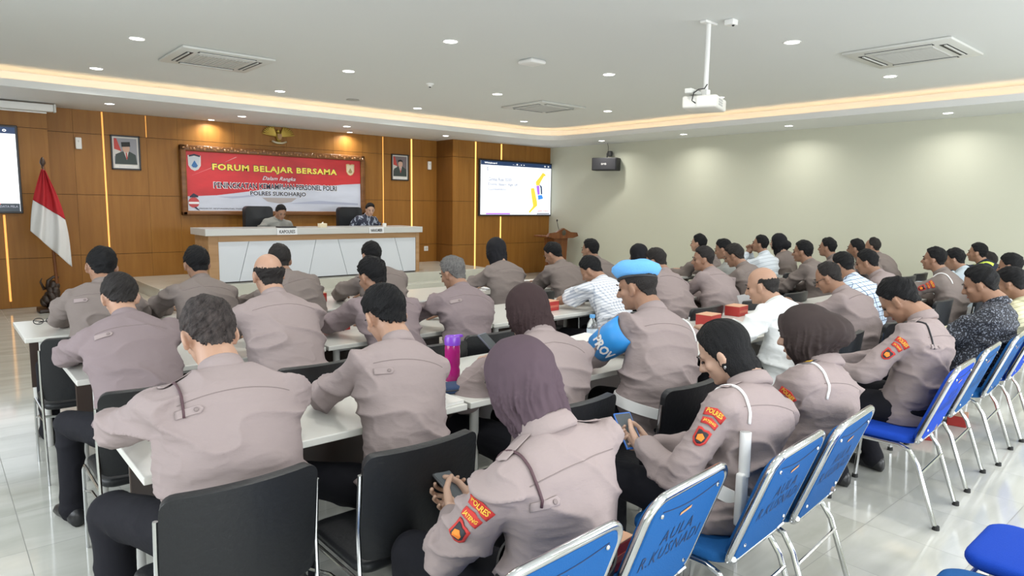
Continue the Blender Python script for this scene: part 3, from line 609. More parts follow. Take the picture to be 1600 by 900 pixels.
q.tube([(-0.13, 0, 0.3), (-0.12, 0, 0.42), (-0.06, 0, 0.47), (0.0, 0, 0.46)], [0.035, 0.025, 0.018, 0.012], 8); q.tube([(-0.17, 0, 0.3), (-0.21, 0, 0.41), (-0.19, 0, 0.46)], [0.02, 0.012, 0.005], 7)
put('carved_stand', q, dk, t, smooth=True)
# ---------------------------------------------------------------- head table on the stage
t = thing('head_table', 'long white fronted head table with grey top on the stage', 'table', (4.85, 10.5, 0.324))
top_m = mat('desk_top_grey', (0.56, 0.57, 0.56), 0.2); dwood = wood_material('desk_wood', (0.36, 0.21, 0.10), (0.45, 0.28, 0.15), 0.4, 0); dwh = mat('desk_panel_white', (0.66, 0.70, 0.76), 0.22)
x0, x1 = -1.85, 1.84
put('top', MB().rbox(x0, x1, -0.36, 0.36, 0.705, 0.806, 0.006, 2), top_m, t)
put('apron', MB().rbox(x0+0.19, x1-0.11, -0.31, -0.28, 0.615, 0.705, 0.003, 1), dwood, t)
for a, b in ((x0+0.05, x0+0.19), (x1-0.11, x1-0.04)): put('side_panel', MB().rbox(a, b, -0.31, 0.33, 0.0, 0.705, 0.003, 1), dwood, t)
cuts = [(-1.66, -1.66), (-1.215, -1.375), (-0.15, -0.29), (0.23, 0.392), (1.30, 1.47), (1.73, 1.73)]
for i in range(len(cuts)-1):
    g = 0.004; (ta, ba), (tb, bb) = cuts[i], cuts[i+1]
    put('front_panel', MB().prism([(ta+g, 0.615), (tb-g, 0.615), (bb-g, 0.02), (ba+g, 0.02)], -0.30, -0.28), dwh, t)
put('plinth', MB().box(x0+0.19, x1-0.11, -0.27, -0.25, 0, 0.615), mat('desk_back_dark', (0.06, 0.05, 0.05), 0.6), t)
for x, s_, w_, lb in ((4.20, 'KAPOLRES', 0.32, 'white name card reading KAPOLRES on the head table edge'), (5.755, 'NARASUMBER', 0.28, 'white name card reading NARASUMBER on the head table edge')):
    t = thing('name_card', lb, 'name card', (x, 10.13, 1.03)); put('card', MB().box(-w_/2, w_/2, -0.004, 0.0, 0, 0.095).box(-w_/2, w_/2, 0.0, 0.006, 0.0, 0.1), mat('card_white', (0.75, 0.77, 0.8), 0.5), t); text('lettering', s_, w_*0.78, 0.052, slot_m, t, (0, -0.006, 0.048), bold=0.02)
def laptop(loc, rot, lb):
    t = thing('laptop', lb, 'laptop', loc, rot); put('base', MB().rbox(-0.16, 0.16, -0.11, 0.11, 0, 0.016, 0.004, 2), frame_b, t); put('lid', MB().rbox(-0.16, 0.16, -0.005, 0.005, 0, 0.2, 0.004, 2, R=rx(-0.35), t=(0, 0.11, 0.016)), frame_b, t)
box_cream = mat('tissue_cream', (0.7, 0.62, 0.45), 0.6)
t = thing('tissue_box', 'small cream box on the middle of the head table', 'box', (4.86, 10.3, 1.13)); put('carton', MB().rbox(-0.06, 0.06, -0.05, 0.05, 0, 0.065, 0.004, 1), box_cream, t); put('tissue', MB().cap((0, 0, 0.06), (0.01, 0, 0.085), 0.02, 0.006), white_p, t, smooth=True)
t = thing('tablet', 'dark tablet lying before the officer at the head table', 'tablet', (4.27, 10.34, 1.13)); put('slab', MB().rbox(-0.13, 0.13, -0.09, 0.09, 0, 0.022, 0.005, 2), frame_b, t); put('display', MB().box(-0.115, 0.115, -0.08, 0.08, 0.022, 0.0235), mat('glass_dark', (0.02, 0.02, 0.03), 0.1), t)
t = thing('drinking_glass', 'small pale cup on the head table beside the seated speaker', 'cup', (6.02, 10.32, 1.13)); put('cup', MB().lathe([(0, 0), (0.03, 0), (0.036, 0.05), (0.033, 0.05), (0.027, 0.006), (0, 0.006)], n=18), white_p, t, smooth=30); put('lid', MB().lathe([(0, 0.05), (0.038, 0.05), (0.03, 0.06), (0, 0.062)], n=18), ac_w, t)
# ---------------------------------------------------------------- furniture builders
TZ = 0.71
pad_m = mat('black_vinyl', (0.012, 0.013, 0.015), 0.42, spec=0.35, bump=(60, 0.15, (1, 1, 1))); chrome = mat('chrome_tube', (0.62, 0.63, 0.64), 0.16, metal=1.0); whtube = mat('pale_painted_tube', (0.66, 0.66, 0.66), 0.3, metal=0.5)
rub = mat('black_rubber', (0.015, 0.015, 0.015), 0.7)
def curved_pad(name, x0, x1, z0, z1, y, t, bow, m, parent, r=0.045, lean=0.0, nx=26, nz=18):
    """padded panel with rounded corners, bowed in y"""
    hw = (x1-x0)/2; hh = (z1-z0)/2; xm = (x0+x1)/2; zm = (z0+z1)/2; vs = []; fs = []
    us = [math.sin(PI/2*(-1+2*i/nx)) for i in range(nx+1)]
    for u in us:
        x = hw*u; d = max(0, abs(x)-(hw-r)); hz = hh-(r-math.sqrt(max(r*r-d*d, 0)))
        for k in range(nz+1): z = zm+hz*math.sin(PI/2*(-1+2*k/nz)); vs.append((xm+x, y-bow*(1-u*u)+lean*(zm-z), z))
    for a in range(nx):
        for b in range(nz): q = a*(nz+1)+b; fs.append((q, q+nz+1, q+nz+2, q+1))
    o = put(name, MB().add(vs, fs), m, parent, smooth=True)
    so_ = o.modifiers.new('thick', 'SOLIDIFY'); so_.thickness = t; so_.offset = 0
    be = o.modifiers.new('round', 'BEVEL'); be.width = t*0.38; be.segments = 3; be.limit_method = 'ANGLE'; be.angle_limit = math.radians(50)
    return o
def black_chair():
    t = thing('padded_chair', 'x', 'chair')
    curved_pad('backrest', -0.207, 0.207, 0.455, 0.80, -0.20, 0.032, 0.035, pad_m, t, 0.035, 0.12)
    s = MB(); pts = []
    put('seat', cushion(-0.205, 0.205, -0.19, 0.19, 0.395, 0.437, 0.05), pad_m, t, smooth=True)
    for sx in (-1, 1):
        put('leg', MB().tube([(sx*0.215, -0.245, 0.0), (sx*0.215, -0.21, 0.38), (sx*0.216, -0.200, 0.56), (sx*0.216, -0.215, 0.74)], 0.007, 8), chrome, t, smooth=40)
        put('leg', MB().tube([(sx*0.215, 0.20, 0.0), (sx*0.215, 0.185, 0.37), (sx*0.213, 0.165, 0.392), (sx*0.213, -0.18, 0.392)], 0.007, 8), chrome, t, smooth=40)
    put('side_brace', MB().tube([(0.215, 0.19, 0.27), (0.214, 0.0, 0.33), (0.215, -0.215, 0.35)], 0.006, 6).tube([(-0.215, 0.19, 0.27), (-0.214, 0.0, 0.33), (-0.215, -0.215, 0.35)], 0.006, 6).tube([(-0.21, -0.21, 0.375), (-0.1, -0.205, 0.36), (0.1, -0.205, 0.36), (0.21, -0.21, 0.375)], 0.007, 6), chrome, t, smooth=40)
    return t
blue_m = mat('blue_fabric_bright', (0.010, 0.062, 0.46), 0.8, spec=0.2, bump=(220, 0.2, (1, 1, 1))); blue2 = mat('blue_fabric', (0.008, 0.090, 0.29), 0.75, spec=0.25, bump=(220, 0.2, (1, 1, 1)))
ink = mat('marker_ink', (0.012, 0.035, 0.10), 0.7); stick = mat('orange_sticker', (0.55, 0.28, 0.12), 0.6)
def blue_chair(fab, letters=True):
    t = thing('banquet_chair', 'x', 'chair'); w = 0.205
    def P(x, z, y=0): return (x, -0.165-(z-0.44)*0.36+y, z)
    r = 0.06; loop = []
    for cx_, cz_, a0 in ((w-r, 0.80-r, 0), (-w+r, 0.80-r, PI/2), (-w+r, 0.40+r, PI), (w-r, 0.40+r, 1.5*PI)):
        for k in range(7): a = a0+PI/2*k/6; loop.append((cx_+r*math.cos(a), cz_+r*math.sin(a)))
    put('back_frame', MB().tube([P(x, z) for x, z in loop], 0.0125, 10, closed=True), chrome, t, smooth=True)
    q = MB(); sc = lambda s_: [(x*s_, 0.6+(z-0.6)*s_) for x, z in loop]
    q.loft([[P(x, z, yy) for x, z in sc(s_)] for s_, yy in ((0.02, -0.014), (0.5, -0.014), (0.93, -0.014), (0.965, -0.006), (0.965, 0.012), (0.90, 0.028), (0.5, 0.034), (0.02, 0.034))])
    b = put('backrest', q, fab, t, smooth=30)
    for x, z in ((-0.15, 0.745), (0.15, 0.745), (-0.15, 0.47), (0.15, 0.47)): put('bolt', MB().ell(P(x, z, -0.016), (0.007, 0.004, 0.007), n=8, m=5), chrome, b)
    put('sticker', MB().add([P(-0.035, 0.705, -0.0165), P(0.02, 0.712, -0.0165), P(0.02, 0.722, -0.0165), P(-0.035, 0.715, -0.0165)], [(0, 1, 2, 3)]), stick, b)
    put('seam', MB().tube([P(-0.15+0.3*k/10, 0.757-0.018*math.sin(PI*k/10), -0.015) for k in range(11)], 0.0015, 5), ink, b)
    if letters:
        for s_, z, w_, h_ in (('AULA', 0.645, 0.17, 0.048), ('R.KUSNADI', 0.585, 0.31, 0.05)):
            me = text_mesh(s_, w_, h_, space=1.15, bold=-0.01); o = put('lettering', me, ink, b); o.location = P(0, z, -0.0158); o.rotation_euler = (math.atan(0.36), 0, 0)
    put('seat', cushion(-0.195, 0.195, -0.15, 0.235, 0.385, 0.432, 0.075), fab, t, smooth=True)
    for sx in (-1, 1):
        put('leg', MB().tube([(sx*0.20, -0.27, 0.012), (sx*0.195, -0.17, 0.30), (sx*0.19, -0.13, 0.36), (sx*0.19, -0.08, 0.378), (sx*0.19, 0.1, 0.378)], 0.0115, 9), chrome, t, smooth=40)
        put('leg', MB().tube([(sx*0.205, 0.23, 0.012), (sx*0.198, 0.21, 0.33), (sx*0.195, 0.18, 0.372), (sx*0.195, 0.1, 0.378)], 0.0115, 9), chrome, t, smooth=40)
        put('foot_cap', MB().lathe([(0, 0), (0.017, 0), (0.015, 0.02), (0, 0.022)], c=(sx*0.20, -0.275, 0), n=10), rub, t); put('foot_cap', MB().lathe([(0, 0), (0.017, 0), (0.015, 0.02), (0, 0.022)], c=(sx*0.205, 0.23, 0), n=10), rub, t)
    put('stretcher', MB().tube([(-0.197, -0.19, 0.26), (0.197, -0.19, 0.26)], 0.007, 7), chrome, t); put('stretcher', MB().tube([(-0.2, 0.2, 0.36), (0.2, 0.2, 0.36)], 0.009, 7), chrome, t)
    put('seat_link', MB().tube([(-0.17, -0.16, 0.41), (-0.19, -0.175, 0.43)], 0.010, 7), chrome, t); put('seat_link', MB().tube([(0.17, -0.16, 0.41), (0.19, -0.175, 0.43)], 0.010, 7), chrome, t)
    return t
def cushion(x0, x1, y0, y1, z0, z1, r=0.06):
    pts = []
    for cx_, cy_, a0 in ((x1-r, y1-r, 0), (x0+r, y1-r, PI/2), (x0+r, y0+r, PI), (x1-r, y0+r, 1.5*PI)):
        for k in range(8): a = a0+PI/2*k/7; pts.append((cx_+r*math.cos(a), cy_+r*math.sin(a)))
    xm, ym = (x0+x1)/2, (y0+y1)/2; h = z1-z0
    return MB().loft([[(xm+(x-xm)*s_, ym+(y-ym)*s_, z0+h*zz) for x, y in pts] for s_, zz in ((0.02, 0), (0.9, 0), (0.97, 0.1), (1, 0.35), (1, 0.62), (0.985, 0.82), (0.94, 0.95), (0.85, 1.0), (0.5, 1.05), (0.02, 1.07))])
tab_w = mat('table_white', (0.66, 0.66, 0.62), 0.22); tab_d = mat('table_panel_brown', (0.045, 0.028, 0.022), 0.35); tab_f = mat('table_frame_white', (0.62, 0.62, 0.6), 0.35)
def table():
    t = thing('meeting_table', 'x', 'table'); L_ = 1.24; D = 0.71
    put('tabletop', MB().rbox(0.003, L_-0.003, 0, D, TZ-0.028, TZ, 0.004, 2), tab_w, t)
    put('modesty_panel', MB().rbox(0.07, L_-0.07, D-0.16, D-0.145, 0.28, TZ-0.03, 0.003, 1), tab_d, t)
    for x in (0.10, L_-0.10):
        for y in (0.10, D-0.10): put('leg', MB().tube([(x, y, 0), (x, y, TZ-0.028)], 0.021, 14), tab_f, t, smooth=40)
    put('rail', MB().rbox(0.08, L_-0.08, 0.09, 0.11, TZ-0.06, TZ-0.028, 0.003, 1).rbox(0.09, 0.11, 0.1, D-0.1, TZ-0.06, TZ-0.028, 0.003, 1).rbox(L_-0.11, L_-0.09, 0.1, D-0.1, TZ-0.06, TZ-0.028, 0.003, 1), tab_f, t)
    return t
tb = table(); n_ = 0
ordn = ['leftmost', 'second', 'third', 'fourth', 'fifth', 'sixth', 'seventh', 'eighth']
TABLES = [('nearest the camera', 0.44, [2.20]*7), ('in the middle', 0.47, [3.60]*4+[3.50]*3), ('nearest the stage', 0.39, [4.86]*4+[4.75]*2)]
for rname, x0, ys in TABLES:
    for i, y in enumerate(ys):
        lb = 'white topped meeting table, %s from the left in the row %s' % (ordn[i], rname)
        if i == 0: lb = 'white topped meeting table at the left end of the row %s' % rname
        if n_ == 0: tb['label'] = lb; tb.location = (x0, y, 0); tb['group'] = 'meeting tables in rows'
        else: dup(tb, (x0+i*1.25, y, 0), 0, lb, 'meeting tables in rows')
        n_ += 1
CH = {'black': black_chair(), 'bright': blue_chair(blue_m, True), 'blue': blue_chair(blue2, True)}
used = set()
def place_chair(kind, x, yb, label, rot=0.0):
    """yb: y of the top edge of the backrest"""
    yo = {'black': 0.235, 'bright': 0.295, 'blue': 0.295}[kind]
    g = 'black padded chairs at the tables' if kind == 'black' else 'blue chairs in the row nearest the camera'
    loc = (x, yb+yo, 0)
    if kind != 'black' and rot:     # turned about the right end of its top edge
        q_ = rz(rot) @ np.array((0.205, -yo, 0)); loc = (x+0.205-q_[0], yb-q_[1], 0)
    if kind not in used:
        used.add(kind); o = CH[kind]; o['label'] = label; o['group'] = g; o.location = loc; o.rotation_euler = (0, 0, rot); return o
    return dup(CH[kind], loc, rot, label, g)

# ---------------------------------------------------------------- people
SKIN = {0: mat('skin_tan', (0.40, 0.235, 0.16), 0.5, bump=(90, 0.08, (1, 1, 1))), 1: mat('skin_brown', (0.30, 0.165, 0.105), 0.5, bump=(90, 0.08, (1, 1, 1))), 2: mat('skin_light', (0.47, 0.30, 0.22), 0.5, bump=(90, 0.08, (1, 1, 1)))}
FB = dict(rough=0.9, spec=0.2)
SH = {'uniform': mat('uniform_taupe', (0.292, 0.240, 0.236), bump=(26, 0.25, (1, 1, 2.2)), **FB), 'uniform_b': mat('uniform_taupe_dimmed', (0.200, 0.168, 0.155), bump=(22, 0.25, (1, 1, 2.2)), **FB),  # uniform_b: same cloth, dimmer light of the far seats put into its colour
      'uniform_c': mat('uniform_taupe_mauve', (0.225, 0.180, 0.187), bump=(24, 0.25, (1, 1, 2.2)), **FB), 'white': mat('shirt_white', (0.72, 0.74, 0.74), bump=(24, 0.25, (1, 1, 2.2)), **FB),
      'pale_blue': mat('shirt_pale_blue', (0.48, 0.56, 0.62), bump=(24, 0.25, (1, 1, 2.2)), **FB),
      'check_grey': check_material('shirt_check_grey', (0.74, 0.76, 0.80), (0.30, 0.34, 0.42), 0.026, 0.36, both=True), 'check_blue': check_material('shirt_check_blue', (0.62, 0.74, 0.90), (0.05, 0.08, 0.18), 0.042, 0.12, both='sharp'),
      'stripe_white': check_material('shirt_stripe_white', (0.66, 0.72, 0.78), (0.40, 0.46, 0.52), 0.05, 0.14), 'stripe_cream': check_material('shirt_stripe_cream', (0.66, 0.64, 0.44), (0.50, 0.48, 0.32), 0.03, 0.3),
      'speckle': speckle_material('shirt_dark_speckled', (0.016, 0.018, 0.026), (0.20, 0.22, 0.27), 95, 0.56), 'batik': speckle_material('shirt_navy_batik', (0.025, 0.03, 0.055), (0.30, 0.34, 0.42), 22, 0.55, (1, 1, 0.6)),
      'navy': mat('shirt_navy', (0.02, 0.025, 0.04), **FB), 'grey_uniform': mat('uniform_grey', (0.26, 0.265, 0.25), **FB)}
trous = mat('trousers_black', (0.011, 0.011, 0.015), 0.85, spec=0.2, bump=(24, 0.25, (1, 1, 2))); shoe_m = mat('shoe_leather', (0.014, 0.014, 0.016), 0.35)
HAIR = {'thin': mat('hair_thinning', (0.045, 0.036, 0.034), 0.6, noise=(22, 0.7, (4, 4, 1.5)), spec=0.25, bump=(70, 0.9, (5, 5, 1.5))), 'black': mat('hair_black', (0.009, 0.009, 0.010), 0.55, spec=0.18, bump=(60, 0.9, (6, 6, 1.2))), 'dark': mat('hair_dark', (0.022, 0.019, 0.018), 0.6, spec=0.25, bump=(70, 0.9, (5, 5, 1.5))), 'grey': mat('hair_grey', (0.13, 0.125, 0.12), 0.6, noise=(30, 0.45, (4, 4, 1)), bump=(70, 0.8, (5, 5, 1.5)))}
HIJ = {'mauve': mat('hijab_mauve', (0.080, 0.055, 0.069), 0.75, spec=0.15), 'brown': mat('hijab_dark_brown', (0.040, 0.025, 0.026), 0.75, spec=0.15), 'taupe': mat('hijab_taupe_brown', (0.044, 0.033, 0.032), 0.75, spec=0.15), 'black': mat('hijab_black', (0.014, 0.014, 0.017), 0.7, spec=0.15)}
seam_m = mat('seam_dark_taupe', (0.21, 0.17, 0.165), 0.9); cordd = mat('cord_maroon', (0.07, 0.032, 0.04), 0.6); cordb = mat('cord_black', (0.018, 0.018, 0.022), 0.6); cordw = mat('cord_white', (0.78, 0.78, 0.78), 0.6)  # seam_m: dark taupe, the seams' and buttons' own colour
epa_m = mat('epaulette_cloth', (0.305, 0.252, 0.248), **FB); p_red = mat('patch_red', (0.48, 0.03, 0.025), 0.7); p_org = mat('patch_orange', (0.80, 0.22, 0.02), 0.7); p_yel = mat('patch_yellow', (0.72, 0.42, 0.05), 0.7); p_blk = mat('patch_black', (0.02, 0.02, 0.025), 0.7); p_teal = mat('patch_teal', (0.03, 0.14, 0.20), 0.7)
belt_m = mat('belt_black', (0.018, 0.018, 0.02), 0.5); bluev = mat('armband_blue', (0.03, 0.27, 0.68), 0.45); beret_m = mat('beret_blue', (0.13, 0.40, 0.78), 0.8, bump=(120, 0.2, (1, 1, 1)))
eye_m = mat('eye_dark', (0.02, 0.014, 0.012), 0.25); lip_m = mat('lips', (0.26, 0.09, 0.07), 0.5)

def ray_ell(O, D, ells):
    """outermost hit of rays from O along D with ellipsoids (c, r)"""
    R = np.zeros(len(D))
    for c, r in ells:
        o = (O-np.array(c))/np.array(r); d = D/np.array(r); a = (d*d).sum(1); b = d @ o; cc = o @ o-1; disc = b*b-a*cc
        t = np.where(disc > 0, (-b+np.sqrt(np.maximum(disc, 0)))/a, 0); R = np.maximum(R, t)
    return R
def sstep(x): x = np.clip(x, 0, 1); return x*x*(3-2*x)
def polar_mesh(fn, n=56, m=40, O=(0, 0, 0)):
    g, f = sphere_grid(n, m); az = np.arctan2(g[:, 0], g[:, 1]); el = np.arcsin(np.clip(g[:, 2], -1, 1)); r = fn(g, az, el)
    v = g*r[:, None]+np.array(O); return v, f
def hair_shape(style, seed, near):
    O = np.array((0, -0.012, 0.02)); sk = [((0, -0.012, 0.03), (0.077, 0.096, 0.091)), ((0, 0.03, -0.03), (0.062, 0.062, 0.085))]
    pad = 0.009 if style != 'cropped' else 0.004
    big = [((0, -0.014, 0.034), (0.077+pad, 0.096+pad, 0.091+pad*1.3)), ((0, -0.026, -0.035), (0.064+pad*0.5, 0.064+pad*0.5, 0.08))]
    ax = unit((0.12, -0.55, 0.82)); bx_ = unit(np.cross(ax, (1., 0, 0))); by_ = np.cross(ax, bx_)
    def fn(g, az, el):
        A = np.abs(az)*180/PI; E = el*180/PI; jag = (vnoise(g*np.array((22, 22, 9)), seed+8)-0.5)*12
        e0 = np.interp(A, [0, 35, 55, 72, 84, 98, 112, 140, 180], [42, 38, 24, -6, -14, 0, -34, -56, -62])
        if style == 'receding': e0 = np.interp(A, [0, 40, 60, 78, 90, 100, 115, 140, 180], [70, 62, 34, 0, -10, 0, -34, -54, -60])
        s = sstep((E-e0+5+jag)/16)
        if style == 'bald':
            top = np.interp(A, [0, 60, 90, 130, 180], [-90, -20, 18, 8, 2]); s = s*(1-sstep((E-top+8+jag)/16))
        rin = ray_ell(O, g, sk)*0.93; rout = ray_ell(O, g, big)
        th = np.arccos(np.clip(g @ ax, -1, 1)); ph = np.arctan2(g @ by_, g @ bx_)+th*0.9
        cs = np.stack([np.cos(ph), np.sin(ph)], 1); tuft = vnoise(np.concatenate([cs*7, th[:, None]*4], 1), seed)-0.5; fine = vnoise(np.concatenate([cs*22, th[:, None]*5], 1), seed+3)-0.5
        k = vnoise(g*np.array((4, 4, 4)), seed+6)-0.5; fl = sstep(th/0.5)
        amp = 0.5 if style == 'cropped' else 1.0
        return rin*(1-s)+rout*s*(1+amp*(0.10*tuft*fl+(0.075 if near else 0.05)*fine*fl+0.06*k))
    return polar_mesh(fn, 150 if near else 72, 100 if near else 48, O)
def bob_shape(seed):
    """straight chin length hair: a cap with a long fall at the sides and the back"""
    O = np.array((0, -0.012, 0.02)); sk = [((0, -0.012, 0.03), (0.077, 0.096, 0.091)), ((0, 0.03, -0.03), (0.06, 0.062, 0.085))]
    big = [((0, -0.016, 0.036), (0.089, 0.109, 0.101)), ((0, -0.022, -0.04), (0.091, 0.088, 0.10)), ((0, -0.032, -0.088), (0.086, 0.080, 0.060))]
    def fn(g, az, el):
        A = np.abs(az)*180/PI; E = el*180/PI
        e0 = np.interp(A, [0, 30, 52, 66, 78, 90, 180], [46, 40, 22, -20, -60, -75, -88]); s = sstep((E-e0+3)/8)
        rin = ray_ell(O, g, sk)*0.9; rout = ray_ell(O, g, big); k = vnoise(np.stack([az*9, el*1.5, az*0], 1), seed)-0.5; k2 = vnoise(np.stack([az*26, el*2.2, az*0], 1), seed+1)-0.5
        return rin*(1-s)+rout*s*(1+0.05*k+0.03*k2)
    return polar_mesh(fn, 96, 60, O)
def soft_ell(O, D, ells, p=9.0):
    R = np.zeros(len(D))
    for e in ells: R = R+np.maximum(ray_ell(O, D, [e]), 1e-4)**p
    return R**(1/p)
def hijab_shape(seed, bun, near, brim=0.0):
    O = np.array((0, -0.01, 0.0)); sk = [((0, -0.012, 0.03), (0.077, 0.096, 0.091)), ((0, 0.03, -0.03), (0.062, 0.062, 0.085))]
    big = [((0, -0.016, 0.034), (0.093, 0.110, 0.102)), ((0, -0.012, -0.03), (0.096, 0.104, 0.095)), ((0, -0.035, -0.105), (0.078, 0.084, 0.105))]
    if bun: big.append(((0, -0.055, 0.0), (0.095, 0.150, 0.09)) if bun < 0.095 else ((0, -0.10, -0.03), (0.066, 0.085, 0.062)))
    def fn(g, az, el):
        A = np.abs(az)*180/PI; E = el*180/PI
        q = (A/42)**2+((E+12)/52)**2; s = sstep((q-0.85)/0.3)
        rin = ray_ell(O, g, sk)*0.85; rout = soft_ell(O, g, big)
        rout = rout+brim*np.exp(-((q-1.25)/0.25)**2)*(E > 0)
        low = sstep((35-E)/70); u = az*6.5+0.8*np.sin(el*3+seed)
        r1 = 1-np.abs(vnoise(np.stack([u, el*1.1, az*0+seed], 1), seed)*2-1); r2 = 1-np.abs(vnoise(np.stack([az*14+el*4, el*2.2, az*0], 1), seed+2)*2-1)
        fold = (r1**4-0.25)*0.13*low+(r2**5-0.15)*0.045*low+(vnoise(g*4, seed)-0.5)*0.05
        return rin*(1-s)+rout*s*(1+fold)
    return polar_mesh(fn, 150 if near else 72, 100 if near else 48, O)
def head_mb(mb, H, R, s, n, women):
    def E(c, r, RR=None):
        Q = R if RR is None else R @ RR
        mb.ell(H+R @ (np.array(c)*s), np.array(r)*s, R=Q, n=20, m=12)
    def K(a, b, r0, r1): mb.cap(H+R @ (np.array(a)*s), H+R @ (np.array(b)*s), r0*s, r1*s, 10, 3)
    E((0, -0.012, 0.03), (0.076, 0.095, 0.09)); E((0, 0.028, -0.028), (0.062, 0.062, 0.083)); E((0, 0.043, -0.078), (0.043, 0.040, 0.036)); E((0, -0.01, -0.045), (0.062, 0.066, 0.05))
    K((0, 0.086, 0.012), (0, 0.108, -0.026), 0.008, 0.0145); E((-0.012, 0.094, -0.031), (0.011, 0.011, 0.009)); E((0.012, 0.094, -0.031), (0.011, 0.011, 0.009))
    K((-0.036, 0.072, 0.026), (0, 0.086, 0.022), 0.010, 0.011); K((0.036, 0.072, 0.026), (0, 0.086, 0.022), 0.010, 0.011)
    E((-0.04, 0.062, -0.02), (0.022, 0.02, 0.02)); E((0.04, 0.062, -0.02), (0.022, 0.02, 0.02))
    K((-0.018, 0.082, -0.058), (0.018, 0.082, -0.058), 0.009, 0.009); K((-0.014, 0.080, -0.068), (0.014, 0.080, -0.068), 0.0095, 0.0095); E((0, 0.076, -0.094), (0.02, 0.016, 0.015))
    for sx in (-1, 1):
        E((sx*0.082, -0.004, -0.006), (0.009, 0.021, 0.034), rz(sx*0.45) @ rx(-0.15)); E((sx*0.078, 0.006, -0.03), (0.010, 0.012, 0.016))
def hand_shape(vs, grip):
    mb = MB()
    mb.loft([[(a*math.cos(2*PI*k/16), y, b*math.sin(2*PI*k/16)) for k in range(16)] for y, a, b in ((-0.03, 0.026, 0.021), (0.0, 0.027, 0.020), (0.03, 0.034, 0.017), (0.06, 0.041, 0.015), (0.085, 0.042, 0.013), (0.094, 0.036, 0.008))])
    for i, (fx, L_, r) in enumerate(((-0.032, 0.070, 0.0085), (-0.0105, 0.078, 0.0088), (0.0115, 0.073, 0.0083), (0.0325, 0.057, 0.0075))):
        a = 0; p = np.array((fx, 0.083-0.006*abs(i-1), 0.0)); c = grip*(1+0.08*i)
        for j, (f_, b_) in enumerate(((0.45, 0.35), (0.30, 0.9), (0.25, 0.7))):
            a += c*b_; d = np.array((fx*0.9*(1-grip*0.6), math.cos(a), -math.sin(a))); d = unit(d); q = p+d*L_*f_; mb.cap(p, q, r*(1-0.07*j), r*(1-0.07*(j+1)), 10, 3); p = q
    p = np.array((-0.024, 0.018, -0.006)); q = p+unit((-0.75, 0.75, -0.35))*0.042; mb.cap(p, q, 0.0145, 0.011, 10, 3); q2 = q+unit((-0.25, 0.9, -0.30-grip*0.3))*0.03; mb.cap(q, q2, 0.0105, 0.0095, 10, 3); mb.cap(q2, q2+unit((0.05, 0.9, -0.4))*0.02, 0.0095, 0.008, 10, 3)
    return arrays(voxel(mb, vs, 3))
HANDS = {}
for vs in (0.0028, 0.0045):
    for g in (0.35, 0.85):
        try: HANDS[(vs, g)] = hand_shape(vs, g)
        except Exception as e: raise
def ik(S, W, l1, l2, pole):
    d = W-S; L_ = np.linalg.norm(d)
    if L_ > (l1+l2)*0.995: k = (l1+l2)*0.995/L_; W = S+d*k; d = W-S; L_ = np.linalg.norm(d)
    a = (l1*l1-l2*l2+L_*L_)/(2*L_); h = math.sqrt(max(l1*l1-a*a, 0)); u = d/L_; p = np.array(pole, float); p = unit(p-u*(p @ u)); return S+u*a+p*h, W
def bez(P, M, N, t): t = np.asarray(t)[:, None]; return (1-t)**2*P+2*t*(1-t)*M+t*t*N
def project(bvh, pts, dirs, off, maxd=0.5):
    out = []
    for p, d in zip(pts, dirs):
        h, n, i, dist = bvh.ray_cast(Vector(p), Vector(d).normalized(), maxd)
        out.append(None if h is None else np.array(h)-np.array(Vector(d).normalized())*off)
    return out
def decal(bvh, name, C0, out, up, outline, m, parent, off, k=5):
    """cloth badge: an outline (metres, x right, y up) laid on the body along -out"""
    out = unit(out); up = unit(np.array(up)-out*(np.array(up) @ out)); rt = np.cross(up, out)
    c = np.mean(outline, 0); o2 = []
    for i in range(len(outline)):
        a = np.array(outline[i]); b = np.array(outline[(i+1) % len(outline)]); o2 += [a, (a+b)/2]
    n = len(o2); pts = [c]+[c+(p-c)*j/k for j in range(1, k+1) for p in o2]
    P = [C0+rt*p[0]+up*p[1]+out*0.12 for p in pts]; Q = project(bvh, P, [-out]*len(P), off, 0.3)
    if Q[0] is None: return None
    base = Q[0]; Q = [q if q is not None else (p-out*0.12)*0+base+rt*(pp[0]-c[0])+up*(pp[1]-c[1]) for q, p, pp in zip(Q, P, pts)]
    f = [(0, 1+i, 1+(i+1) % n) for i in range(n)]
    for j in range(k-1):
        for i in range(n): a = 1+j*n; f.append((a+i, a+n+i, a+n+(i+1) % n, a+(i+1) % n))
    o = put(name, MB().add(Q, f), m, parent, smooth=True); md = o.modifiers.new('t', 'SOLIDIFY'); md.thickness = 0.0016; md.offset = 0; return o
def decal_text(bvh, s_, C0, out, up, w, h, m, parent, off, cen=(0, 0)):
    out = unit(out); up = unit(np.array(up)-out*(np.array(up) @ out)); rt = np.cross(up, out); me = text_mesh(s_, w, h, bold=0.03)
    v = np.empty(len(me.vertices)*3); me.vertices.foreach_get('co', v); v = v.reshape(-1, 3)
    P = [C0+rt*(p[0]+cen[0])+up*(p[2]+cen[1])+out*0.12 for p in v]; Q = project(bvh, P, [-out]*len(P), off, 0.3); last = next((q for q in Q if q is not None), None)
    if last is None: return
    Q = [q if q is not None else last for q in Q]; me.vertices.foreach_set('co', np.array(Q).ravel()); me.update(); return put('lettering', me, m, parent)

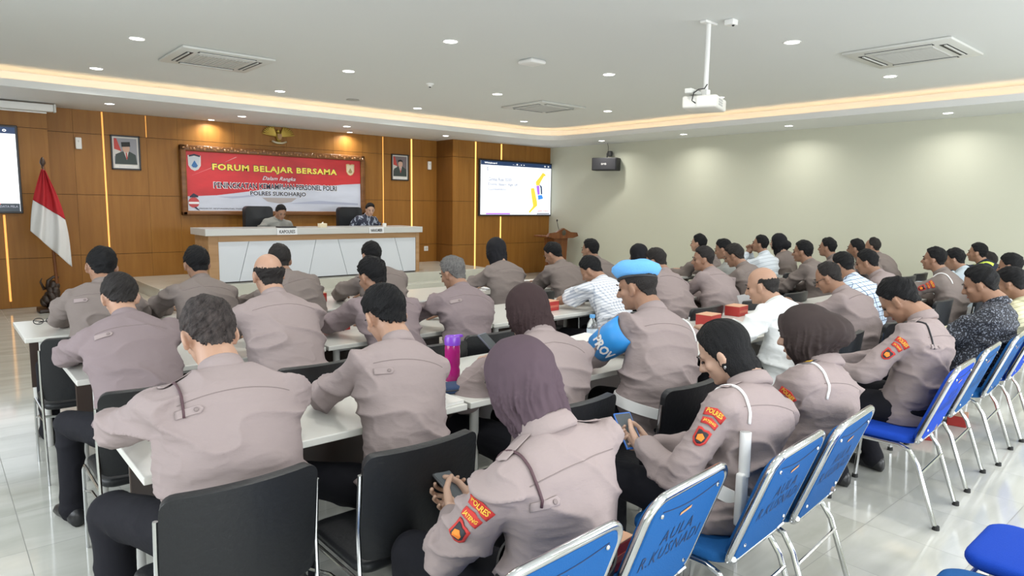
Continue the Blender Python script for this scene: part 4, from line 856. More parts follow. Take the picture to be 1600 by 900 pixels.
def person(key, label, head, chair, kind='black', s=1.08, yaw=0, pitch=20, roll=0, shirt='uniform', hair='short', hc='black', skin=1, pose='table', tz=TZ, ty=None, sleeves='long',
           hijab=None, bun=0.0, brim=0.0, extras=(), rot=0.0, seat=0.43, hands=None, knees=(0.14, 0.14), feet=0.0, girth=1.0, px=None, chair_label=None, elbow=0.0, floor=0.0, pback=0.30, legs=True, face=False, reach=0.0, lean=0.0, crot=0.0, hk=1.0):
    """head: centre of the head in the room; chair: (x, y of backrest top) or None; everything below is in the person's own frame, facing +y"""
    hx, hy, hz = head; wx = px if px is not None else chair[0]*0.45+hx*0.55
    wy = chair[1]+pback if rot == 0 else chair[1]-pback
    rt = thing('person', label, 'person', (wx, wy, floor), rot, 'people seated in the hall')
    M = rz(-rot); H = M @ np.array((hx-wx, hy-wy, 0)); H[2] = hz-floor
    D = math.hypot(math.hypot(hx, hy), hz-CAM_H); near = D < 4.6
    if D > 5.5 and rot == 0: s *= 0.95
    hs = s*(0.9 if D < 5.5 else 0.88) if not hijab else s*0.92
    hs *= hk
    vs = 0.0065 if D < 3.6 else (0.0085 if D < 5.5 else (0.0115 if D < 7.5 else 0.0135)); hv = min(vs, 0.0095 if D < 8 else 0.0115)
    Rh = rz(math.radians(yaw)) @ rx(-math.radians(pitch)) @ ry(math.radians(roll)); seed = abs(hash(key)) % 97 if False else sum(map(ord, key)) % 97
    nk = H+Rh @ (np.array((0, -0.032, -0.062))*hs); N = nk+np.array((0, -0.042-0.02*math.sin(math.radians(pitch)), -0.062))*s
    N[0] = N[0]*0.92
    P = np.array((0, 0, seat+0.085)); dirn = N-P; LT = np.linalg.norm(dirn)
    bulge = max(0.03, min(0.13 if kind == 'black' else 0.05, (0.56*s-LT)*0.5+0.03)); Mid = (P+N)/2+unit(np.cross(np.array((1., 0, 0)), dirn))*bulge*1.6*np.array((1, 1, 1))
    if (Mid-(P+N)/2)[1] > 0: Mid = (P+N)/2-(Mid-(P+N)/2)
    g = girth
    tt = np.array([0, 0.12, 0.28, 0.45, 0.62, 0.76, 0.86, 0.93, 0.98, 1.0]); RX = np.array([0.172, 0.176*g, 0.174*g, 0.178*g, 0.194, 0.204, 0.198, 0.160, 0.105, 0.066])*s; RY = np.array([0.115, 0.125*g, 0.125*g, 0.118*g, 0.115, 0.108, 0.092, 0.078, 0.066, 0.06])*s
    cen = bez(P, Mid, N, tt)
    def torso(mb, grow, t0=0, hem=False):
        rings = []
        if hem:
            for dz_, kx, ky in ((-0.085, 1.0, 1.12), (-0.04, 1.04, 1.1)): c = P+np.array((0, -0.012, dz_)); rings.append([c+np.array((RX[0]*kx+grow, 0, 0))*math.cos(a)+np.array((0, RY[0]*ky+grow, 0))*math.sin(a) for a in np.linspace(0, 2*PI, 28, endpoint=False)])
        for i in range(t0, len(tt)):
            T_ = unit(cen[min(i+1, len(tt)-1)]-cen[max(i-1, 0)]); X = unit(np.array((1., 0, 0))-T_*T_[0]); F = np.cross(T_, X)
            rings.append([cen[i]+X*(RX[i]+grow)*math.cos(a)+F*(RY[i]+grow)*math.sin(a) for a in np.linspace(0, 2*PI, 28, endpoint=False)])
        mb.loft(rings)
    T_ = unit(cen[-2]-cen[-5]); X = unit(np.array((1., 0, 0))-T_*T_[0]); F = np.cross(T_, X)
    if F[1] < 0: F = -F
    l1, l2 = 0.285*s, 0.25*s; arms = []
    ty_l = (ty if ty is not None else hy) - wy if rot == 0 else 0
    for sx in (-1, 1):
        S = cen[6]+X*sx*0.166*s-T_*0.03
        if hands and hands[0 if sx < 0 else 1] is not None:
            q = hands[0 if sx < 0 else 1]; W = M @ np.array((q[0]-wx, q[1]-wy, 0)); W[2] = q[2]-floor; pole = (sx*(1.0 if pose == 'table' else 0.7), -0.2, -0.7)
        elif pose == 'table': W = np.array((H[0]*0.8+sx*(0.105+elbow*0.25), max(S[1]+0.455*s, ty_l+0.15)+reach, tz+0.042)); pole = (sx*(0.16+elbow), -0.1, -1.0)
        elif pose == 'fold': W = np.array((H[0]*0.8-sx*0.0, max(S[1]+0.34, ty_l+0.10)+reach, tz+0.05+0.03*(sx > 0))); pole = (sx*0.9, 0.0, -0.8)
        elif pose == 'lap': W = np.array((H[0]*0.5+sx*0.055, 0.36, seat+0.20)); pole = (sx*0.8, -0.5, -0.6)
        elif pose == 'chin': W = H+np.array((sx*0.03, 0.14, -0.10)); pole = (sx*0.6, 0.2, -1)
        E_, W = ik(S, W, l1, l2, pole)
        if pose in ('table', 'fold', 'chin') and rot == 0 and not hands:
            k = 0
            while E_[2] < tz+0.055 and E_[1] > ty_l+0.03 and k < 9: pole = (pole[0], pole[1], pole[2]+0.12); E_, W = ik(S, W, l1, l2, pole); k += 1
        arms.append((sx, S, E_, W))
    # ---- body: head, neck, trunk, arms in one skin, hands joined at the wrists
    mb = MB(); head_mb(mb, H, Rh, hs, near, hijab is not None); mb.cap(H+Rh @ np.array((0, -0.018, -0.05))*s, N+T_*0.01, 0.052*s, 0.062*s, 16, 3)
    b2 = MB(); torso(b2, -0.022, 0)
    mb.v += b2.v; mb.f += [tuple(i+mb.n for i in q) for q in b2.f]; mb.n += b2.n
    for sx, S, E_, W in arms: mb.cap(S, E_, 0.044*s, 0.038*s, 12, 3); mb.cap(E_, W, 0.037*s, 0.0255*s, 12, 3)
    me = voxel(mb, hv, 3); v, q = arrays(me); bpy.data.meshes.remove(me); VV = [v]; QQ = [q]; n0 = len(v)
    hz_ = HANDS[(0.0028 if D < 4.6 else 0.0045, 0.85 if pose in ('lap', 'chin') or (hands is not None) else 0.35)]
    for sx, S, E_, W in arms:
        y_ = unit(W-E_)
        if pose in ('table', 'fold'): y_ = unit(np.array((y_[0], y_[1], y_[2]*0.3)))
        zh = np.array((0, 0, 1.)) if pose in ('table', 'fold') else (np.array((sx*0.8, -0.2, -0.5)) if pose == 'lap' else np.array((sx*0.9, 0.3, 0.2)))
        z_ = unit(zh-y_*(zh @ y_)); x_ = np.cross(y_, z_); R_ = np.stack([x_, y_, z_], 1); hv_, hq = hz_
        hh = hv_.copy()*s*0.96
        if sx < 0: hh[:, 0] *= -1; hq = hq[:, ::-1]
        VV.append(hh @ R_.T+W); QQ.append(hq+n0); n0 += len(hh)
    body = put('body', quad_mesh(np.concatenate(VV), np.concatenate(QQ)), SKIN[skin], rt, smooth=True)
    # ---- shirt
    mb = MB(); torso(mb, 0.0, 0, True)
    for sx, S, E_, W in arms:
        mb.ell(S-X*sx*0.02+T_*0.006, (0.070*s, 0.066*s, 0.060*s), n=16, m=10)
        if sleeves == 'long': mb.cap(S, E_, 0.062*s, 0.055*s, 16, 3); We = W-unit(W-E_)*0.005; mb.cap(E_, We-unit(We-E_)*0.03, 0.053*s, 0.040*s, 16, 2)
        else: mb.cap(S, S+(E_-S)*0.72, 0.066*s, 0.066*s, 16, 2)
    sm = voxel(mb, vs, 12 if near else 5)
    amp = 0.019
    def fold(p):
        sc = 7.0; q_ = p.copy(); a = 1-np.abs(vnoise(np.stack([q_[:, 0]*sc*0.8+q_[:, 2]*3.5, q_[:, 1]*sc*0.8, q_[:, 2]*sc*1.6+q_[:, 0]*2.5*np.sign(q_[:, 0])], 1), seed)*2-1)
        b_ = 1-np.abs(vnoise(np.stack([q_[:, 0]*15+q_[:, 2]*8, q_[:, 1]*15, q_[:, 2]*30], 1), seed+5)*2-1)
        low = sstep((N[2]-0.05-p[:, 2])/0.25); arm = sstep((np.abs(p[:, 0]-cen[5][0])-0.13)/0.08)
        return (a**4*amp*1.6-amp*0.4)*(0.35+0.65*np.maximum(low, arm))+(b_**5)*amp*0.3*np.maximum(low*0.8, arm)
    displace(sm, fold); so = put('shirt', sm, SH[shirt], rt, smooth=True)
    bvh = BVHTree.FromPolygons([v_.co for v_ in sm.vertices], [p_.vertices[:] for p_ in sm.polygons])
    uni = shirt.startswith('uniform')
    # collar
    if hijab is None or D < 6:
        cd = unit(N+T_*0.03-cen[-3]); cd = unit(unit(nk-N)*0.6+T_*0.4); cx_, cy_, _ = basis(cd, (0, 1, 0)); c0 = N-cd*0.014; rings = []; wd = 1.08 if (hijab or hair == 'bob') else 0.93
        for rr_, hh in ((0.060, -0.004), (0.072, -0.004), (0.076, 0.006), (0.0655, 0.036), (0.060, 0.040), (0.056, 0.034), (0.058, 0.01)): rings.append([c0+cd*hh*s*(1.15 if True else 1)+(cx_*math.cos(a)*rr_+cy_*math.sin(a)*rr_*1.0)*s*wd for a in np.linspace(0, 2*PI, 28, endpoint=False)])
        put('collar', MB().loft(rings, cap=False), SH[shirt], rt, smooth=True)
    if uni and bvh is not None and D < 7.5:     # back yoke seam
        pts = []
        for k in range(23):
            x_ = (-0.155+0.31*k/22)*s; c = cen[5]+T_*(0.02-0.10*(abs(x_)/0.16)**2*0.15)*1+X*x_; pts.append(c-F*0.35)
        Q = [q_ for q_ in project(bvh, pts, [F]*len(pts), 0.0004, 0.5) if q_ is not None]
        if len(Q) > 6: put('yoke_seam', MB().tube(Q, 0.0016 if near else 0.0024, 5), seam_m, so)
    # ---- trousers, shoes
    if legs:
        mb = MB(); mb.ell(P+np.array((0, 0.01, -0.01)), (0.165*s, 0.13*s, 0.085)); lg_ = []
        for i, sx in enumerate((-1, 1)):
            kn = knees[i]; Hp = P+np.array((sx*0.085*s, 0.02, -0.02)); th = math.asin(min(0.9, max(-0.9, kn-0.085))/0.42) if False else 0
            dx = sx*kn-Hp[0]; K_ = np.array((sx*kn, math.sqrt(max((0.41*s)**2-dx*dx, 0.04)), seat+0.055)); A_ = np.array((sx*kn*1.05, K_[1]-0.02+feet, 0.09))
            mb.cap(Hp, K_, 0.088*s, 0.064*s, 16, 4); mb.cap(K_, A_+np.array((0, 0, 0.0)), 0.062*s, 0.048*s, 16, 3); mb.cap(A_, A_-np.array((0, 0, 0.02)), 0.055*s, 0.058*s, 14, 2); lg_.append((sx, A_))
        tm = voxel(mb, max(vs, 0.0085), 3); displace(tm, lambda p: (1-np.abs(vnoise(p*np.array((8, 8, 13)), seed+9)*2-1))**3*0.007); put('trousers', tm, trous, rt, smooth=True)
        for sx, A_ in lg_:
            q_ = MB(); rings = []
            for y_, hw_, h0, h1 in ((-0.075, 0.012, 0.02, 0.06), (-0.065, 0.034, 0.0, 0.085), (-0.02, 0.040, 0.0, 0.10), (0.03, 0.042, 0.0, 0.088), (0.09, 0.047, 0.0, 0.062), (0.14, 0.046, 0.0, 0.052), (0.175, 0.034, 0.004, 0.045), (0.19, 0.012, 0.012, 0.03)):
                rings.append([(A_[0]+sx*0.15*y_+hw_*math.cos(a), A_[1]+y_, (h0+h1)/2+(h1-h0)/2*math.sin(a)) for a in np.linspace(0, 2*PI, 16, endpoint=False)])
            put('shoe', q_.loft(rings), shoe_m, rt, smooth=True)
    # ---- hair, hijab
    def headpart(nm, v, f, m_): return put(nm, MB().add((v*hs) @ Rh.T+H, f), m_, rt, smooth=True)
    if hijab: headpart('hijab', *hijab_shape(seed, bun, near, brim), HIJ[hijab])
    elif hair == 'bob': headpart('hair', *bob_shape(seed), HAIR[hc])
    elif hair: headpart('hair', *hair_shape(hair, seed, near), HAIR[hc])
    LH = lambda c: H+Rh @ (np.array(c)*hs)
    if face or (D < 4.8 and rot == 0):
        for sx in (-1, 1):
            put('eye', MB().ell(LH((sx*0.031, 0.083, 0.003)), (0.012*s, 0.006*s, 0.0055*s), R=Rh, n=10, m=6), eye_m, rt, smooth=True)
            if not hijab or True: put('eyebrow', MB().tube([LH((sx*0.016, 0.095, 0.028)), LH((sx*0.032, 0.092, 0.033)), LH((sx*0.047, 0.081, 0.028))], 0.0034*s, 6), eye_m, rt)
        put('lips', MB().ell(LH((0, 0.0905, -0.063)), (0.018*s, 0.006*s, 0.007*s), R=Rh, n=12, m=6), lip_m, rt, smooth=True)
    # ---- what this person wears on top
    aL = arms[0]; aR = arms[1]
    def upperarm(a, k): return a[1]+(a[2]-a[1])*k
    for e in extras:
        if e == 'patch' or e == 'patch_small':
            a = aL; ax = unit(a[2]-a[1]); outd = unit(np.array((-1.0, -0.35, 0.15))-ax*(np.array((-1.0, -0.35, 0.15)) @ ax)); up = -ax
            c0 = upperarm(a, 0.28); o_ = 0.003
            decal(bvh, 'badge', c0, outd, up, [(-0.033, 0.002), (-0.038, 0.030), (0, 0.040), (0.038, 0.030), (0.033, 0.002), (0, 0.012)], p_red, so, o_); decal_text(bvh, 'POLRES', c0, outd, up, 0.058, 0.017, p_yel, so, o_+0.003, (0, 0.0235))
            decal(bvh, 'badge', c0, outd, up, [(-0.026, -0.026), (-0.029, -0.004), (0, 0.004), (0.029, -0.004), (0.026, -0.026), (0, -0.020)], p_red, so, o_); decal_text(bvh, 'JATENG', c0, outd, up, 0.044, 0.012, p_yel, so, o_+0.003, (0, -0.012))
            c1 = upperarm(a, 0.52); sh_ = [(p*0.025, q_*0.031) for p, q_ in shield(1, 1)]; decal(bvh, 'badge', c1, outd, up, sh_, p_red, so, o_); decal(bvh, 'badge_field', c1, outd, up, [(p*0.018, q_*0.023) for p, q_ in shield(1, 1)], p_blk, so, o_+0.002); decal(bvh, 'badge_field', c1, outd, up, [(-0.010, -0.012), (-0.013, 0.005), (0, 0.014), (0.013, 0.005), (0.010, -0.012)], p_org, so, o_+0.004)
        elif e.startswith('cord'):
            m_ = {'m': cordd, 'b': cordb, 'w': cordw}[e[5]]; a = aR if e.endswith('R') else aL; sx = a[0]; c0 = a[1]-X*sx*0.035; pts = []
            fw = F
            for k in range(26):
                an = -2.25+4.5*k/25; d_ = T_*math.cos(an)-fw*math.sin(an)*1.0; d_ = unit(d_+X*sx*0.10); pts.append((c0+d_*0.3, -d_))
            Q = [q_ for q_ in project(bvh, [p for p, _ in pts], [d for _, d in pts], 0.004, 0.29) if q_ is not None]
            if len(Q) > 5: put('shoulder_cord', MB().tube(Q, 0.0042 if e[5] != 'w' else 0.0055, 7), m_, rt, smooth=True)
        elif e == 'epaulette' or e == 'epaulette_rank':
            for a in (aL, aR):
                sx = a[0]; c0 = cen[7]+X*sx*0.115*s; d_ = unit(T_+X*sx*0.35-F*0.1)
                decal(bvh, 'epaulette', c0, d_, -F, [(-0.06, -0.019), (-0.06, 0.019), (0.055, 0.021), (0.062, 0.0), (0.055, -0.021)], epa_m, so, 0.005)
                if e.endswith('rank') and sx < 0: decal(bvh, 'rank_tab', c0-X*0.01, d_, -F, [(-0.035, -0.022), (-0.035, 0.022), (0.03, 0.022), (0.03, -0.022)], p_blk, so, 0.008); decal(bvh, 'rank_bars', c0-X*0.01, d_, -F, [(-0.02, -0.013), (-0.02, 0.013), (0.012, 0.013), (0.012, -0.013)], p_yel, so, 0.010)
        elif e == 'tab':
            c0 = upperarm(aL, 0.06)+X*0.045-T_*0.05; decal(bvh, 'button_tab', c0, -F, T_, [(-0.035, -0.012), (-0.035, 0.012), (0.03, 0.012), (0.038, 0.0), (0.03, -0.012)], epa_m, so, 0.004)
            decal(bvh, 'button', c0+X*0.018, -F, T_, [(0.007*math.cos(a), 0.007*math.sin(a)) for a in np.linspace(0, 2*PI, 8, endpoint=False)], seam_m, so, 0.007, 2)
        elif e in ('belt_black', 'belt_white'):
            m_ = belt_m if e == 'belt_black' else cordw; i = 1; T2 = unit(cen[2]-cen[0]); X2 = unit(np.array((1., 0, 0))-T2*T2[0]); F2 = np.cross(T2, X2); rings = []
            for dz_, gr in ((-0.024, 0.010), (-0.024, 0.016), (0.024, 0.016), (0.024, 0.010)): rings.append([cen[1]+T2*dz_+X2*(RX[1]+gr)*math.cos(a)+F2*(RY[1]+gr)*math.sin(a) for a in np.linspace(0, 2*PI, 40, endpoint=False)])
            put('belt', MB().loft(rings, cap=False), m_, rt, smooth=40)
            if e == 'belt_black': 
                cb = cen[1]-X2*RX[1]*0.30; decal_bvh = None; me_ = text_mesh('BHAYANGKARA', 0.17, 0.026, bold=0.03); vv = np.empty(len(me_.vertices)*3); me_.vertices.foreach_get('co', vv); vv = vv.reshape(-1, 3)
                an = -PI/2-0.55+vv[:, 0]/(RX[1]+0.02); out_ = cen[1]+T2*vv[:, 2:3]+X2*((RX[1]+0.0185)*np.cos(an))[:, None]-F2*((RY[1]+0.0185)*np.sin(an))[:, None]*(-1); me_.vertices.foreach_set('co', out_.ravel()); me_.update(); put('lettering', me_, p_yel, rt.children[-1])
        elif e == 'baton':
            d0 = -F*0.6-X*0.8; base = cen[1]+X*(-0.125)*s-np.array((0, 1, 0))*(RY[1]*0.72+0.034); up_ = unit(np.array((0.10, 0.05, 1.0)))
            put('baton_holster', MB().rbox(-0.022, 0.022, -0.012, 0.016, -0.11, 0.075, 0.008, 3, t=base), cordw, rt, smooth=30); put('baton', MB().tube([base+up_*0.06+np.array((0.005, 0, 0)), base+up_*0.21], 0.019, 16), cordw, rt, smooth=40); put('baton_end', MB().tube([base+up_*0.208, base+up_*0.212], 0.0165, 16), mat('baton_grey', (0.4, 0.4, 0.4), 0.5), rt)
        elif e == 'beret':
            rings = []
            for rr_, z_, dx_ in ((0.060, 0.048, 0), (0.088, 0.040, 0.0), (0.102, 0.055, 0.006), (0.118, 0.082, 0.014), (0.112, 0.104, 0.016), (0.085, 0.122, 0.012), (0.060, 0.128, 0.010), (0.035, 0.131, 0.008), (0.012, 0.132, 0.006), (0.003, 0.132, 0.006)):
                rings.append([H+Rh @ (np.array((rr_*0.92*math.cos(a)+dx_, rr_*1.12*math.sin(a)-0.012, z_+0.004+0.10*rr_*math.sin(a)*1.0-0.25*rr_*math.cos(a)+0.003*math.sin(5*a)))*hs*0.97) for a in np.linspace(0, 2*PI, 36, endpoint=False)])
            put('beret', MB().loft(rings), beret_m, rt, smooth=True)
            b_ = [H+Rh @ (np.array((0.086*0.92*math.cos(a), 0.088*1.12*math.sin(a)-0.012, 0.040+0.10*0.088*math.sin(a)-0.25*0.088*math.cos(a)))*hs*0.97) for a in np.linspace(0, 2*PI, 36, endpoint=False)]; put('beret_band', MB().tube(b_, 0.0085, 8, closed=True), belt_m, rt, smooth=True)
        elif e == 'armband':
            a = aL; ax = unit(a[2]-a[1]); x_, y_, _ = basis(ax); rings = []; rng_ = ((0.04, 0.070), (0.04, 0.076), (0.3, 0.076), (0.5, 0.073), (0.68, 0.066), (0.68, 0.058))
            for k_, r_ in rng_: rings.append([a[1]+(a[2]-a[1])*k_+(x_*math.cos(t_)+y_*math.sin(t_))*r_*s for t_ in np.linspace(0, 2*PI, 28, endpoint=False)])
            ab = put('armband', MB().loft(rings, cap=False), bluev, rt, smooth=True); od = unit(np.array((-1, -0.9, 0.1))-ax*(np.array((-1, -0.9, 0.1)) @ ax)); me_ = text_mesh('PROV', 0.13, 0.055, bold=0.04); up_ = -ax; rgt = np.cross(up_, od)
            vv = np.empty(len(me_.vertices)*3); me_.vertices.foreach_get('co', vv); vv = vv.reshape(-1, 3); an = vv[:, 0]/(0.075*s); c_ = a[1]+(a[2]-a[1])*0.46
            me_.vertices.foreach_set('co', (c_+up_*vv[:, 2:3]+(od*np.cos(an)[:, None]+rgt*np.sin(an)[:, None])*0.0785*s).ravel()); me_.update(); put('lettering', me_, cordw, ab)
        elif e == 'glasses':
            q_ = MB()
            for sx in (-1, 1): q_.tube([LH((sx*0.033+0.026*math.cos(a), 0.112-0.006*abs(math.cos(a)), 0.0+0.02*math.sin(a))) for a in np.linspace(0, 2*PI, 16, endpoint=False)], 0.0022*s, 5, closed=True); q_.tube([LH((sx*0.059, 0.106, 0.005)), LH((sx*0.082, 0.03, 0.008)), LH((sx*0.084, -0.005, 0.0))], 0.002*s, 5)
            q_.tube([LH((-0.008, 0.114, 0.003)), LH((0.008, 0.114, 0.003))], 0.002*s, 5); put('eyeglasses', q_, slot_m, rt)
        elif e == 'vest_yellow': decal(bvh, 'reflective_strip', cen[6]-X*0.10, unit(-F*0.4+T_), -F, [(-0.03, -0.09), (-0.03, 0.09), (0.03, 0.09), (0.03, -0.09)], mat('hi_vis_yellow', (0.6, 0.75, 0.1), 0.6), so, 0.006)
        elif e == 'earring': put('earring', MB().ell(LH((-0.088, 0.0, -0.045)), (0.005, 0.005, 0.008), n=8, m=5), chrome, rt)
    if chair and chair_label: place_chair(kind, chair[0], chair[1], chair_label, crot)
    return rt, arms, wx, wy
def phone(loc, R, lb, case, w=0.075, h=0.155):
    t = thing('smartphone', lb, 'phone', loc); t.rotation_euler = R
    put('case', MB().rbox(-w/2, w/2, -h/2, h/2, -0.005, 0.004, 0.004, 2), case, t, smooth=30); put('display', MB().rbox(-w/2+0.004, w/2-0.004, -h/2+0.006, h/2-0.006, 0.003, 0.0048, 0.0008, 1), mat('phone_display', (0.08, 0.09, 0.10), 0.1), t)
    return t
